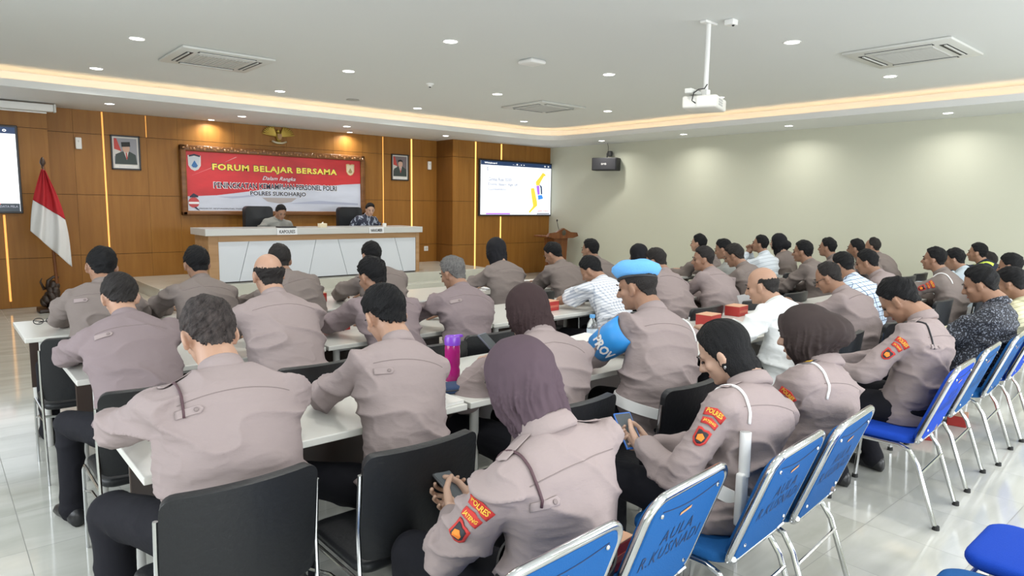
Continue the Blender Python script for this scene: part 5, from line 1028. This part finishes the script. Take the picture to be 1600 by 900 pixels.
# ---------------------------------------------------------------- the people, row by row
BK = 'black padded chair under '
Y1, Y2, Y3 = 2.20, 3.60, 4.86
cast = [
 # nearest row, blue chairs
 dict(key='hijab_big', crot=0.05, label='woman in mauve head scarf and taupe uniform shirt, nearest the camera', head=(1.215, 1.36, 1.058), chair=(1.02, 0.98), kind='blue', chair_label='blue chair lettered in marker, under the woman in the mauve scarf', s=1.04, hijab='mauve', skin=2, yaw=14, pitch=22, pose='lap', hands=((1.15, 1.58, 0.62), (1.24, 1.60, 0.62)), extras=('patch', 'cord_m', 'epaulette', 'tab', 'belt_black'), pback=0.27, knees=(0.2, 0.12), girth=0.95, px=1.26),
 dict(key='bob', crot=0.08, label='woman with black chin-length hair in taupe uniform holding a blue phone', head=(2.220, 1.34, 1.009), chair=(2.08, 0.97), kind='blue', chair_label='blue chair under the woman with chin-length hair, right of the empty lettered chair', s=1.03, hair='bob', skin=2, yaw=22, pitch=32, pose='lap', hands=((1.95, 1.50, 0.66), (2.05, 1.53, 0.64)), extras=('patch', 'cord_w', 'epaulette', 'belt_white', 'baton', 'earring'), face=True, pback=0.27, girth=0.9, px=2.12),
 dict(key='hijab3', crot=0.09, label='woman in dark taupe scarf with white shoulder cord, right of the bob-haired woman', head=(2.792, 1.31, 1.019), chair=(2.52, 0.98), kind='blue', chair_label='blue chair under the woman in the dark scarf with white cord', s=1.05, hijab='taupe', bun=0.09, brim=0.012, skin=2, yaw=10, pitch=14, pose='lap', extras=('patch', 'cord_w', 'epaulette_rank'), face=True, pback=0.27, girth=0.9),
 dict(key='m1405', crot=0.07, label='man in taupe uniform bent over his phone at the right, side on', head=(4.008, 1.365, 1.059), chair=(3.83, 0.99), kind='bright', chair_label='bright blue chair under the man bent over his phone at the right', skin=1, yaw=6, pitch=46, pose='lap', hands=((3.72, 1.66, 0.66), (3.80, 1.70, 0.64)), extras=('patch', 'cord_b', 'tab', 'epaulette'), face=True, hc='black', pback=0.27, knees=(0.12, 0.27), feet=-0.14),
 dict(key='d1537', crot=0.07, label='man in dark speckled short-sleeved shirt at the right, beyond the uniformed phone user', head=(5.234, 1.3, 1.070), chair=(5.08, 1.03), kind='blue', chair_label='blue chair under the man in the dark speckled shirt', shirt='speckle', sleeves='short', skin=1, yaw=10, pitch=22, pose='lap', face=True, px=5.18, pback=0.27, girth=1.1),
 dict(key='c1578', crot=0.07, label='man in cream striped shirt at the right edge, behind the dark speckled shirt', head=(5.749, 1.25, 1.048), chair=(5.72, 1.05), kind='bright', chair_label='bright blue chair under the man in the cream striped shirt', shirt='stripe_cream', skin=1, pitch=18, pose='lap', px=5.75, pback=0.27, girth=1.1),
 dict(key='w1580', crot=0.1, label='man with dark hair and white shirt at the far right edge of the picture', head=(7.290, 1.6, 1.067), chair=(7.1, 1.25), kind='blue', chair_label='blue chair at the far right edge under the man in white', shirt='white', skin=1, pitch=12, pose='lap', face=True),
 # first table row
 dict(key='L1', label='broad-backed man with thinning grey-black hair and maroon shoulder cord, nearest left', head=(0.695, 2.35, 1.096), chair=(0.60, 1.78), chair_label=BK+'the broad man nearest the left', s=1.1, hair='short', hc='thin', skin=0, pitch=34, ty=Y1, girth=1.12, elbow=0.12, extras=('cord_m', 'tab', 'epaulette'), knees=(0.27, 0.15), pback=0.34, feet=-0.1, px=0.68),
 dict(key='M1', label='man with thick swirled black hair in pale taupe shirt at the nearest table', head=(1.400, 2.4, 1.086), chair=(1.14, 1.72), chair_label=BK+'the man with swirled black hair', s=0.97, hair='short', hc='black', skin=0, pitch=36, ty=Y1, elbow=0.05, extras=('tab',), knees=(0.26, 0.14), pback=0.36, girth=0.98, feet=-0.08, hk=1.13),
 dict(key='hij828', label='woman in dark brown scarf holding a phone at the nearest table', head=(2.091, 2.3, 1.055), chair=(1.86, 1.72), chair_label=BK+'the woman in the dark brown scarf', s=1.06, hijab='brown', skin=2, yaw=12, pitch=16, ty=Y1, hands=((1.98, 2.46, 0.79), None), extras=('epaulette',), pback=0.34, girth=0.92),
 dict(key='beret', label='man in light blue beret and blue armband at the nearest table row', head=(2.742, 2.17, 1.138), chair=(2.45, 1.60), chair_label=BK+'the man in the blue beret', s=1.12, hair='cropped', hc='dark', skin=1, yaw=18, pitch=16, ty=Y1, elbow=0.05, extras=('beret', 'armband', 'belt_white', 'cord_wR'), face=True, knees=(0.2, 0.16), pback=0.36, girth=1.15),
 dict(key='baldw', label='balding man in plain white shirt at the nearest table row', head=(4.100, 2.22, 1.046), chair=(4.22, 1.69), chair_label=BK+'the balding man in white', s=1.10, shirt='white', hair='bald', hc='dark', skin=0, yaw=16, pitch=18, ty=Y1, face=True, girth=1.15, px=4.0, reach=-0.1, hands=((3.80, 2.42, 0.76), (4.1, 2.44, 0.76))),
 dict(key='glasses', label='man with glasses and taupe uniform reading, behind the dark scarf woman', head=(5.062, 2.22, 1.039), chair=(4.98, 1.68), chair_label=BK+'the man with glasses', hair='receding', hc='dark', skin=1, yaw=14, pitch=30, ty=Y1, pose='custom', hands=((4.93, 2.48, 0.79), (5.13, 2.50, 0.79)), extras=('glasses',), face=True, girth=1.08),
 dict(key='chk', label='man in blue and white checked shirt right of the man with glasses', head=(5.961, 2.5, 1.067), chair=(5.75, 1.85), chair_label=BK+'the man in the blue checked shirt', shirt='check_blue', hc='black', skin=1, yaw=-10, pitch=20, pose='lap', pback=0.4),
 dict(key='m1355', label='man in taupe uniform with side-combed hair, right of the blue checked shirt', head=(6.472, 2.5, 1.071), chair=(6.5, 1.85), chair_label=BK+'the man right of the blue checked shirt', hc='black', skin=1, yaw=12, pitch=20, pose='lap', face=True, pback=0.4),
 dict(key='m1460', label='young man in uniform with white shoulder cord and red sleeve badge at the right', head=(7.103, 2.15, 1.098), chair=(6.95, 1.68), chair_label=BK+'the young man with white cord at the right', shirt='uniform_b', hc='black', skin=1, yaw=8, pitch=2, ty=Y1, extras=('patch', 'cord_w'), face=True),
 dict(key='m1490', label='man in pale blue shirt just right of the young man with white cord', head=(8.053, 2.25, 1.049), chair=(7.8, 1.7), chair_label=BK+'the man in the pale blue shirt', shirt='pale_blue', hc='black', skin=1, yaw=8, pitch=14, ty=Y1, face=True),
 dict(key='m1525', label='man with high-visibility yellow shoulder, far right against the green wall', head=(9.215, 2.35, 1.071), chair=(9.1, 1.8), chair_label=BK+'the man with the yellow shoulder', shirt='navy', hc='black', skin=1, yaw=6, pitch=2, ty=Y1, extras=('vest_yellow',), face=True),
 dict(key='m1545', label='man with only the back of his dark head showing, behind the yellow shoulder', head=(9.464, 2.3, 0.959), chair=(9.7, 1.75), chair_label=BK+'the man farthest right at the nearest tables', shirt='white', hc='dark', skin=1, pitch=10, pose='lap'),
 # middle table row
 dict(key='L2', label='man in taupe uniform with short black hair and prominent ears, left, second row', head=(0.711, 3.82, 1.053), chair=(0.66, 2.93), chair_label=BK+'the man with prominent ears at the left', s=0.98, shirt='uniform_c', hc='dark', skin=0, pitch=36, ty=Y2, elbow=0.0, extras=('tab',), knees=(0.24, 0.14), girth=1.1, pback=0.40, hk=1.07),
 dict(key='bald', label='bald-crowned man in pale taupe shirt before the head table', head=(1.448, 3.78, 1.130), chair=(1.34, 2.89), chair_label=BK+'the bald-crowned man', s=1.1, hair='bald', hc='dark', skin=0, pitch=12, ty=Y2, elbow=0.05, pback=0.44, girth=1.05),
 dict(key='m577', label='man with cropped black hair in mauve-taupe shirt, right of the bald-crowned man', head=(2.123, 3.8, 1.077), chair=(2.02, 2.93), chair_label=BK+'the man right of the bald-crowned man', s=1.0, shirt='uniform_c', hc='black', skin=1, yaw=14, pitch=24, ty=Y2, elbow=0.12, pback=0.44, hk=1.08),
 dict(key='grey', label='grey-haired man in mauve-taupe uniform in the middle row', head=(2.682, 3.7, 1.077), chair=(2.48, 3.00), chair_label=BK+'the grey-haired man', s=1.0, shirt='uniform_c', hc='grey', skin=1, yaw=16, pitch=22, ty=Y2, elbow=0.05, extras=('tab',), pback=0.40, face=True, girth=0.95, hk=1.0),
 dict(key='chkw', label='man in white and grey checked short-sleeved shirt leaning on the table', head=(4.127, 3.75, 1.018), chair=(3.95, 3.0), chair_label=BK+'the man in the grey checked shirt', s=1.08, shirt='check_grey', sleeves='short', hc='black', skin=1, yaw=24, pitch=40, ty=Y2, pose='fold', elbow=0.1, pback=0.4),
 dict(key='m1025', label='man in taupe uniform directly behind the blue beret', head=(4.904, 3.68, 1.063), chair=(4.45, 2.83), chair_label=BK+'the man behind the blue beret', s=1.10, hc='dark', skin=1, yaw=10, pitch=24, ty=Y2, girth=1.12, pback=0.44),
 dict(key='m1100', label='man in taupe uniform whose face is turned left, middle row', head=(5.366, 3.5, 1.076), chair=(5.12, 2.82), chair_label=BK+'the man with his face turned left', s=1.10, hc='dark', skin=1, yaw=42, pitch=8, ty=Y2, face=True, girth=1.12, pback=0.40),
 dict(key='m1150', label='man in taupe uniform looking down, right of the man with the turned face', head=(5.980, 3.55, 1.081), chair=(5.9, 2.85), chair_label=BK+'the man looking down in the middle row', s=1.08, shirt='uniform_b', hc='dark', skin=1, yaw=16, pitch=24, ty=Y2, face=True, pback=0.4),
 dict(key='m1255', label='broad man in taupe uniform behind the balding man in white', head=(7.089, 3.4, 1.090), chair=(6.95, 2.75), chair_label=BK+'the broad man behind the white shirt', s=1.13, shirt='uniform_b', hc='black', skin=1, yaw=14, pitch=6, ty=3.5, face=True, girth=1.15, pback=0.36, elbow=0.1),
 dict(key='m1292', label='man in taupe uniform in profile against the green wall, right of the broad man', head=(8.013, 3.55, 1.099), chair=(8.0, 2.85), chair_label=BK+'the man in profile against the green wall', shirt='uniform_b', hc='black', skin=1, yaw=10, pitch=2, ty=3.5, face=True, pback=0.38),
 dict(key='m1338', label='dark-haired man looking left, partly hidden above the blue checked shirt', head=(8.566, 3.45, 1.076), chair=(8.5, 2.8), chair_label=BK+'the man partly hidden above the checked shirt', shirt='uniform_b', hc='black', skin=1, yaw=10, pitch=4, ty=3.5, face=True, pback=0.38),
 dict(key='m1365', label='man with balding forehead at the right end of the middle row', head=(9.188, 3.5, 1.077), chair=(9.05, 2.85), chair_label=BK+'the man at the right end of the middle row', shirt='uniform_b', hair='receding', hc='dark', skin=1, yaw=10, pitch=2, ty=3.5, pback=0.38),
 # row nearest the stage
 dict(key='L3', label='man with thick black hair at the leftmost front table beside the flag', head=(0.832, 4.98, 1.106), chair=(0.62, 4.26), chair_label=BK+'the thick-haired man beside the flag', s=1.0, shirt='uniform_b', hc='black', skin=1, pitch=24, roll=8, ty=Y3, elbow=0.0, extras=('tab',), pback=0.42, knees=(0.22, 0.14), hk=1.12, girth=0.95),
 dict(key='m305', label='man with short black hair directly before the left end of the head table', head=(1.428, 5.05, 1.093), chair=(1.36, 4.26), chair_label=BK+'the man before the left end of the head table', s=1.0, shirt='uniform_b', hc='black', skin=1, pitch=18, ty=Y3, elbow=0.1, pback=0.44, hk=1.08, girth=0.95),
 dict(key='m440', label='man in taupe uniform half hidden behind the bald crown', head=(2.007, 5.0, 1.097), chair=(2.1, 4.26), chair_label=BK+'the man half hidden behind the bald crown', s=1.06, shirt='uniform_b', hc='dark', skin=1, yaw=-12, pitch=18, ty=Y3, elbow=0.1, px=2.12, pback=0.44, extras=('epaulette',), girth=0.95),
 dict(key='m578', label='man with thick black hair before the right half of the head table', head=(2.787, 5.0, 1.105), chair=(2.75, 4.26), chair_label=BK+'the thick-haired man before the right half of the head table', s=1.10, shirt='uniform_b', hc='black', skin=1, pitch=18, ty=Y3, elbow=0.05, pback=0.44),
 dict(key='h775', label='woman in black head scarf and taupe uniform before the right screen', head=(4.028, 4.87, 1.114), chair=(3.95, 4.2), chair_label=BK+'the woman in the black scarf before the right screen', s=1.08, shirt='uniform_b', hijab='black', skin=2, yaw=-6, pitch=8, ty=Y3, elbow=0.15, pback=0.42, girth=0.95),
 dict(key='m865', label='man in taupe uniform bending forward below the lectern', head=(4.667, 4.75, 1.063), chair=(4.5, 3.98), chair_label=BK+'the man below the lectern', s=1.10, shirt='uniform_b', hc='black', skin=1, yaw=18, pitch=30, ty=Y3, elbow=0.05, pback=0.42, face=True),
 dict(key='m925', label='man in uniform above the grey checked shirt, against the green wall', head=(5.258, 4.8, 1.088), chair=(5.2, 4.1), chair_label=BK+'the man above the grey checked shirt', s=1.06, shirt='uniform_b', hc='black', skin=1, yaw=14, pitch=6, ty=Y3, pback=0.42, face=True),
 dict(key='h998', label='person in black head covering and pale blue collar above the blue beret', head=(5.746, 4.55, 1.031), chair=(5.72, 3.95), chair_label=BK+'the person in black head covering above the beret', s=1.04, shirt='pale_blue', hijab='black', skin=1, yaw=10, pitch=14, ty=Y3, pback=0.40),
 dict(key='m1090', label='man in taupe uniform sitting upright, above the man with the turned face', head=(7.169, 4.75, 1.105), chair=(7.1, 4.1), chair_label=BK+'the upright man above the turned face', s=1.08, shirt='uniform_b', hc='black', skin=0, yaw=12, pitch=2, ty=Y3, pback=0.40, face=True),
 dict(key='m1130', label='man with tousled black hair in grey shirt between two uniformed men', head=(6.509, 4.0, 1.099), chair=(6.65, 3.6), chair_label=BK+'the tousled-haired man in grey', s=1.04, shirt='grey_uniform', hc='black', skin=1, yaw=20, pitch=16, ty=4.75, pback=0.38, pose='lap', face=True),
 dict(key='m1187', label='man in white striped shirt with hands clasped at his face', head=(7.788, 4.28, 1.105), chair=(7.75, 3.8), chair_label=BK+'the man in the white striped shirt', s=1.06, shirt='stripe_white', hc='black', skin=1, yaw=18, pitch=-4, ty=4.75, pose='chin', px=7.76, pback=0.42, face=True),
 dict(key='h1215', label='woman in black head scarf with a bun, in profile against the green wall', head=(8.313, 4.32, 1.111), chair=(8.38, 3.85), chair_label=BK+'the woman in the black scarf with a bun', s=1.04, shirt='uniform_b', hijab='black', bun=0.10, skin=2, yaw=12, pitch=2, ty=4.75, px=8.36, pback=0.42, face=True, girth=0.95),
]
only = None
P_ARMS = {}
for c in cast:
    if only and c['key'] not in only.split(','): continue
    k = dict(c); kk = k['key']; r_, a_, x_, y_ = person(**k); P_ARMS[kk] = (a_, x_, y_)
# two speakers behind the head table, facing the hall, in high-backed chairs
exec_m = mat('executive_leather', (0.018, 0.02, 0.023), 0.4)
for x, y, lb in ((4.20, 11.30, 'black high-backed chair behind the officer at the head table'), (5.87, 11.30, 'black high-backed chair behind the speaker in the patterned shirt')):
    t = thing('office_chair', lb, 'chair', (x, y, 0.324), 0, 'high-backed chairs at the head table')
    curved_pad('backrest', -0.24, 0.24, 0.52, 1.13, 0.0, 0.09, -0.03, exec_m, t, 0.07); put('seat', MB().rbox(-0.25, 0.25, -0.52, -0.04, 0.40, 0.50, 0.03, 3), exec_m, t, smooth=True)
    put('armrest', MB().tube([(-0.27, -0.08, 0.45), (-0.28, -0.1, 0.66), (-0.28, -0.38, 0.66), (-0.27, -0.4, 0.45)], 0.02, 8), exec_m, t, smooth=True); put('armrest', MB().tube([(0.27, -0.08, 0.45), (0.28, -0.1, 0.66), (0.28, -0.38, 0.66), (0.27, -0.4, 0.45)], 0.02, 8), exec_m, t, smooth=True)
    b_ = MB().tube([(0, -0.28, 0.06), (0, -0.28, 0.41)], 0.03, 10)
    for i in range(5): a = 2*PI*i/5; b_.cap((0, -0.28, 0.09), (0.26*math.cos(a), -0.28+0.26*math.sin(a), 0.05), 0.022, 0.016, 8, 2); b_.ell((0.26*math.cos(a), -0.28+0.26*math.sin(a), 0.026), (0.018, 0.025, 0.026), n=8, m=6)
    put('star_base', b_, exec_m, t, smooth=True); put('bracket', MB().rbox(-0.03, 0.03, -0.10, 0.03, 0.42, 0.60, 0.01, 2), exec_m, t)
if not only or 'stage' in only:
    person('kapolres', 'officer in grey-taupe uniform reading at the head table on the stage', (4.405, 10.86, 1.36), (4.32, 11.22), None, s=1.1, shirt='grey_uniform', hc='black', skin=1, pitch=30, rot=PI, seat=0.46, floor=0.324, pose='custom', hands=((4.52, 10.92, 1.0), (4.28, 10.92, 1.0)), face=True, pback=0.2)
    person('speaker', 'young man in dark patterned shirt behind the head table on the stage', (6.045, 10.86, 1.415), (5.97, 11.22), None, s=1.05, shirt='batik', hc='black', skin=2, yaw=-14, pitch=20, rot=PI, seat=0.46, floor=0.324, pose='custom', hands=((6.16, 10.92, 1.0), (5.93, 10.92, 1.0)), face=True, pback=0.2)
# blue chairs nobody sits on
place_chair('blue', 1.55, 1.02, 'empty blue lettered chair holding a snack box, between two uniformed women', 0.08)
place_chair('blue', 4.47, 1.03, 'empty blue chair between the bright blue chair and the one under the speckled shirt', 0.07)
o = place_chair('bright', 2.70, 0.075, 'bright blue empty chair at the bottom right corner, only the seat showing', 0)
o = place_chair('blue', 2.22, 0.08, 'blue empty chair cut off by the bottom edge, left of the corner chair', 0)
# ---------------------------------------------------------------- things on the tables and chairs
box_r = mat('snack_box_red', (0.40, 0.03, 0.025), 0.55); box_t = mat('snack_box_top', (0.62, 0.35, 0.22), 0.6); paper_w = mat('paper_white', (0.75, 0.75, 0.72), 0.6)
def snack(x, y, z, lb, rot=0.1, w=0.16, h=0.075):
    t = thing('snack_box', lb, 'box', (x, y, z), rot, 'red snack boxes'); put('carton', MB().rbox(-w/2, w/2, -0.06, 0.06, 0, h, 0.003, 1), box_r, t); put('lid', MB().rbox(-w/2, w/2, -0.06, 0.06, h, h+0.004, 0.001, 1), box_t, t); put('printed_band', MB().box(-w/2+0.01, w/2-0.01, -0.0615, -0.060, h*0.35, h*0.6), mat('snack_print', (0.5, 0.12, 0.08), 0.6), t)
snack(1.99, 4.06, TZ, 'red snack box on the middle table row, right of the bald-crowned man'); snack(2.42, 5.30, TZ, 'red snack box on the table row nearest the stage, before the head table'); snack(4.42, 5.16, TZ, 'red snack box left of the man below the lectern')
snack(3.72, 3.84, TZ, 'red snack box on the middle table row beside the grey checked shirt'); snack(4.22, 2.68, TZ, 'red snack box on the nearest table row left of the balding man'); snack(4.78, 2.79, TZ, 'red snack box just beyond the balding man in white'); snack(7.15, 3.92, TZ, 'red snack box before the broad man in the middle row')
snack(2.80, 2.53, TZ, 'red snack box under a sheet of paper beside the man in the beret', 0.0, 0.13, 0.085); snack(1.52, 1.30, 0.437, 'red snack box on the empty blue chair', 0.1, 0.17, 0.085); snack(5.10, 1.52, 0, 'red snack box on the floor under the bright blue chair', 0.4); snack(5.62, 1.45, 0, 'red snack box on the floor behind the bright blue chairs', 0.2)
t = thing('paper_sheet', 'white papers lying on the red box beside the man in the beret', 'paper', (2.80, 2.56, TZ+0.09), 0.2); put('sheets', MB().rbox(-0.11, 0.11, -0.08, 0.08, 0, 0.006, 0.001, 1), paper_w, t)
t = thing('paper_folder', 'brown paper folder on the empty blue chair beside the snack box', 'folder', (1.60, 1.44, 0.437), 0.2); put('sheets', MB().rbox(-0.12, 0.12, -0.06, 0.08, 0, 0.01, 0.001, 1, R=rx(0.0)), mat('kraft_paper', (0.55, 0.42, 0.30), 0.8), t)
t = thing('plastic_cup', 'clear plastic cup with red lettered lid on the red box on the blue chair', 'cup', (1.50, 1.28, 0.526)); put('cup', MB().lathe([(0, 0), (0.026, 0), (0.034, 0.07), (0.036, 0.072), (0.032, 0.07), (0.024, 0.004), (0, 0.004)], n=20), mat('cup_plastic', (0.8, 0.8, 0.8), 0.15, trans=0.7), t, smooth=30); put('drink', MB().lathe([(0, 0.005), (0.025, 0.005), (0.028, 0.03), (0, 0.03)], n=16), mat('orange_drink', (0.8, 0.35, 0.05), 0.4), t)
put('lid', MB().lathe([(0, 0.073), (0.037, 0.072), (0.037, 0.078), (0, 0.08)], n=20), paper_w, t); put('straw', MB().tube([(0.0, 0, 0.07), (0.008, 0.0, 0.115)], 0.003, 6), paper_w, t); put('lid_print', MB().lathe([(0.012, 0.0805), (0.03, 0.08), (0.03, 0.082), (0.012, 0.082)], n=16), p_red, t)
t = thing('sports_bottle', 'magenta drinking bottle with purple lid on the nearest table', 'bottle', (1.85, 2.55, TZ))
put('bottle', MB().lathe([(0, 0), (0.034, 0), (0.037, 0.006), (0.037, 0.05), (0.033, 0.065), (0.037, 0.08), (0.037, 0.16), (0.034, 0.175), (0, 0.176)], n=24), mat('bottle_magenta', (0.55, 0.02, 0.25), 0.12, trans=0.35), t, smooth=40); put('lid', MB().lathe([(0, 0.174), (0.038, 0.174), (0.039, 0.20), (0.034, 0.215), (0, 0.216)], n=24).rbox(-0.01, 0.055, -0.012, 0.012, 0.205, 0.218, 0.004, 2), mat('lid_purple', (0.22, 0.06, 0.55), 0.25), t, smooth=30)
t = thing('pouch', 'navy blue zipped pouch on the table beside the magenta bottle', 'pouch', (1.71, 2.40, TZ), -0.3); put('body', MB().rbox(-0.09, 0.09, -0.055, 0.055, 0, 0.035, 0.014, 3), mat('pouch_navy', (0.02, 0.045, 0.11), 0.8), t, smooth=True); put('zip', MB().tube([(-0.08, -0.057, 0.02), (0.08, -0.057, 0.02), (0.11, -0.06, 0.012)], 0.003, 6), slot_m, t)
t = thing('notebook', 'white booklet lying on the nearest table below the navy pouch', 'book', (1.56, 2.28, TZ), 0.03); put('pages', MB().rbox(-0.11, 0.11, -0.065, 0.065, 0, 0.012, 0.002, 1), paper_w, t); put('cover', MB().rbox(-0.112, 0.112, -0.067, 0.067, 0.012, 0.0135, 0.0005, 1), mat('cover_white', (0.7, 0.7, 0.66), 0.5), t)
t = thing('water_bottle', 'clear water bottle with blue cap on the nearest table, left of the armband', 'bottle', (3.02, 2.72, TZ)); put('bottle', MB().lathe([(0, 0), (0.028, 0), (0.031, 0.01), (0.029, 0.04), (0.031, 0.05), (0.029, 0.08), (0.031, 0.10), (0.028, 0.13), (0.014, 0.155), (0.014, 0.165), (0, 0.165)], n=20), mat('water_plastic', (0.85, 0.9, 0.95), 0.05, trans=0.85), t, smooth=40); put('cap', MB().lathe([(0, 0.163), (0.017, 0.163), (0.017, 0.182), (0, 0.183)], n=16), mat('cap_blue', (0.10, 0.35, 0.7), 0.4), t); put('label_band', MB().lathe([(0.0315, 0.055), (0.0325, 0.057), (0.0325, 0.095), (0.0315, 0.097)], n=20), mat('label_pale', (0.55, 0.65, 0.75), 0.5), t)
t = thing('eyeglasses', 'folded eyeglasses on the leftmost table nearest the stage', 'glasses', (0.55, 5.36, TZ)); q = MB()
for sx in (-1, 1): q.tube([(sx*0.035+0.028*math.cos(a), 0.0, 0.024+0.02*math.sin(a)) for a in np.linspace(0, 2*PI, 14, endpoint=False)], 0.003, 5, closed=True)
put('frame', q.tube([(-0.063, 0, 0.03), (-0.05, 0.05, 0.02), (0.04, 0.06, 0.006)], 0.003, 5).tube([(0.063, 0, 0.03), (0.05, 0.045, 0.02), (-0.03, 0.055, 0.006)], 0.003, 5), slot_m, t)
t = thing('key_bunch', 'dark keys beside the eyeglasses at the far left table', 'keys', (0.66, 5.34, TZ), 0.3); put('key_wallet', MB().rbox(-0.05, 0.05, -0.03, 0.03, 0, 0.02, 0.006, 2), mat('wallet_brown', (0.10, 0.07, 0.03), 0.5), t, smooth=30); put('key', MB().tube([(-0.05, 0, 0.01), (-0.085, -0.01, 0.006)], 0.005, 6), chrome, t)
t = thing('notebook', 'open white notebook standing before the man with glasses', 'book', (5.02, 2.72, TZ), 0.1); put('pages', MB().rbox(-0.13, 0.13, -0.09, 0.09, 0, 0.012, 0.003, 1), paper_w, t); put('cover', MB().rbox(-0.13, 0.13, -0.003, 0.003, 0, 0.14, 0.002, 1, R=rx(-0.4), t=(0, 0.09, 0.01)), mat('laptop_grey', (0.35, 0.35, 0.36), 0.4), t)
t = thing('plastic_bag', 'crumpled clear and pink plastic bag on the floor under the bright blue chair', 'bag', (4.86, 1.62, 0)); q = MB(); rr = random.Random(8)
for i in range(7): q.ell((rr.uniform(-0.06, 0.06), rr.uniform(-0.04, 0.04), 0.035+rr.uniform(-0.01, 0.03)), (0.05, 0.04, 0.033), R=rz(rr.random()*3), n=10, m=7)
put('bag', q, mat('bag_film', (0.75, 0.55, 0.55), 0.25, trans=0.5), t)
put('handle', MB().tube([(-0.03, 0, 0.06), (0, 0, 0.11), (0.03, 0, 0.06)], 0.006, 6), MAT['bag_film'], t)
# phones in hands
def held(key, side, lb, case, tilt=(0.5, 0, 0.2), dz=0.035, toward=0.09, dx=0.0):
    if key not in P_ARMS: return
    a_, x_, y_ = P_ARMS[key]; a = a_[side]; d = unit(a[3]-a[2]); p = a[3]+d*toward; phone((x_+p[0]+dx, y_+p[1], p[2]+dz), tilt, lb, case)
held('bob', 0, 'smartphone in a blue case held by the bob-haired woman', mat('case_blue', (0.03, 0.14, 0.5), 0.4), (0.75, 0, -0.35), 0.03)
held('hijab_big', 0, 'dark smartphone held low by the woman in the mauve scarf', frame_b, (0.6, 0, 0.3), 0.03); held('hij828', 0, 'grey smartphone held up by the woman in the dark brown scarf', mat('case_slate', (0.10, 0.11, 0.15), 0.4), (0.7, 0, 0.35), 0.04); held('m1405', 0, 'smartphone in a greenish case held by the man bent over at the right', mat('case_green', (0.20, 0.25, 0.20), 0.4), (0.5, 0, 0.3), 0.03)
for n_u in list(CH):
    if n_u not in used:
        for ch in list(CH[n_u].children): bpy.data.objects.remove(ch)
        bpy.data.objects.remove(CH[n_u])
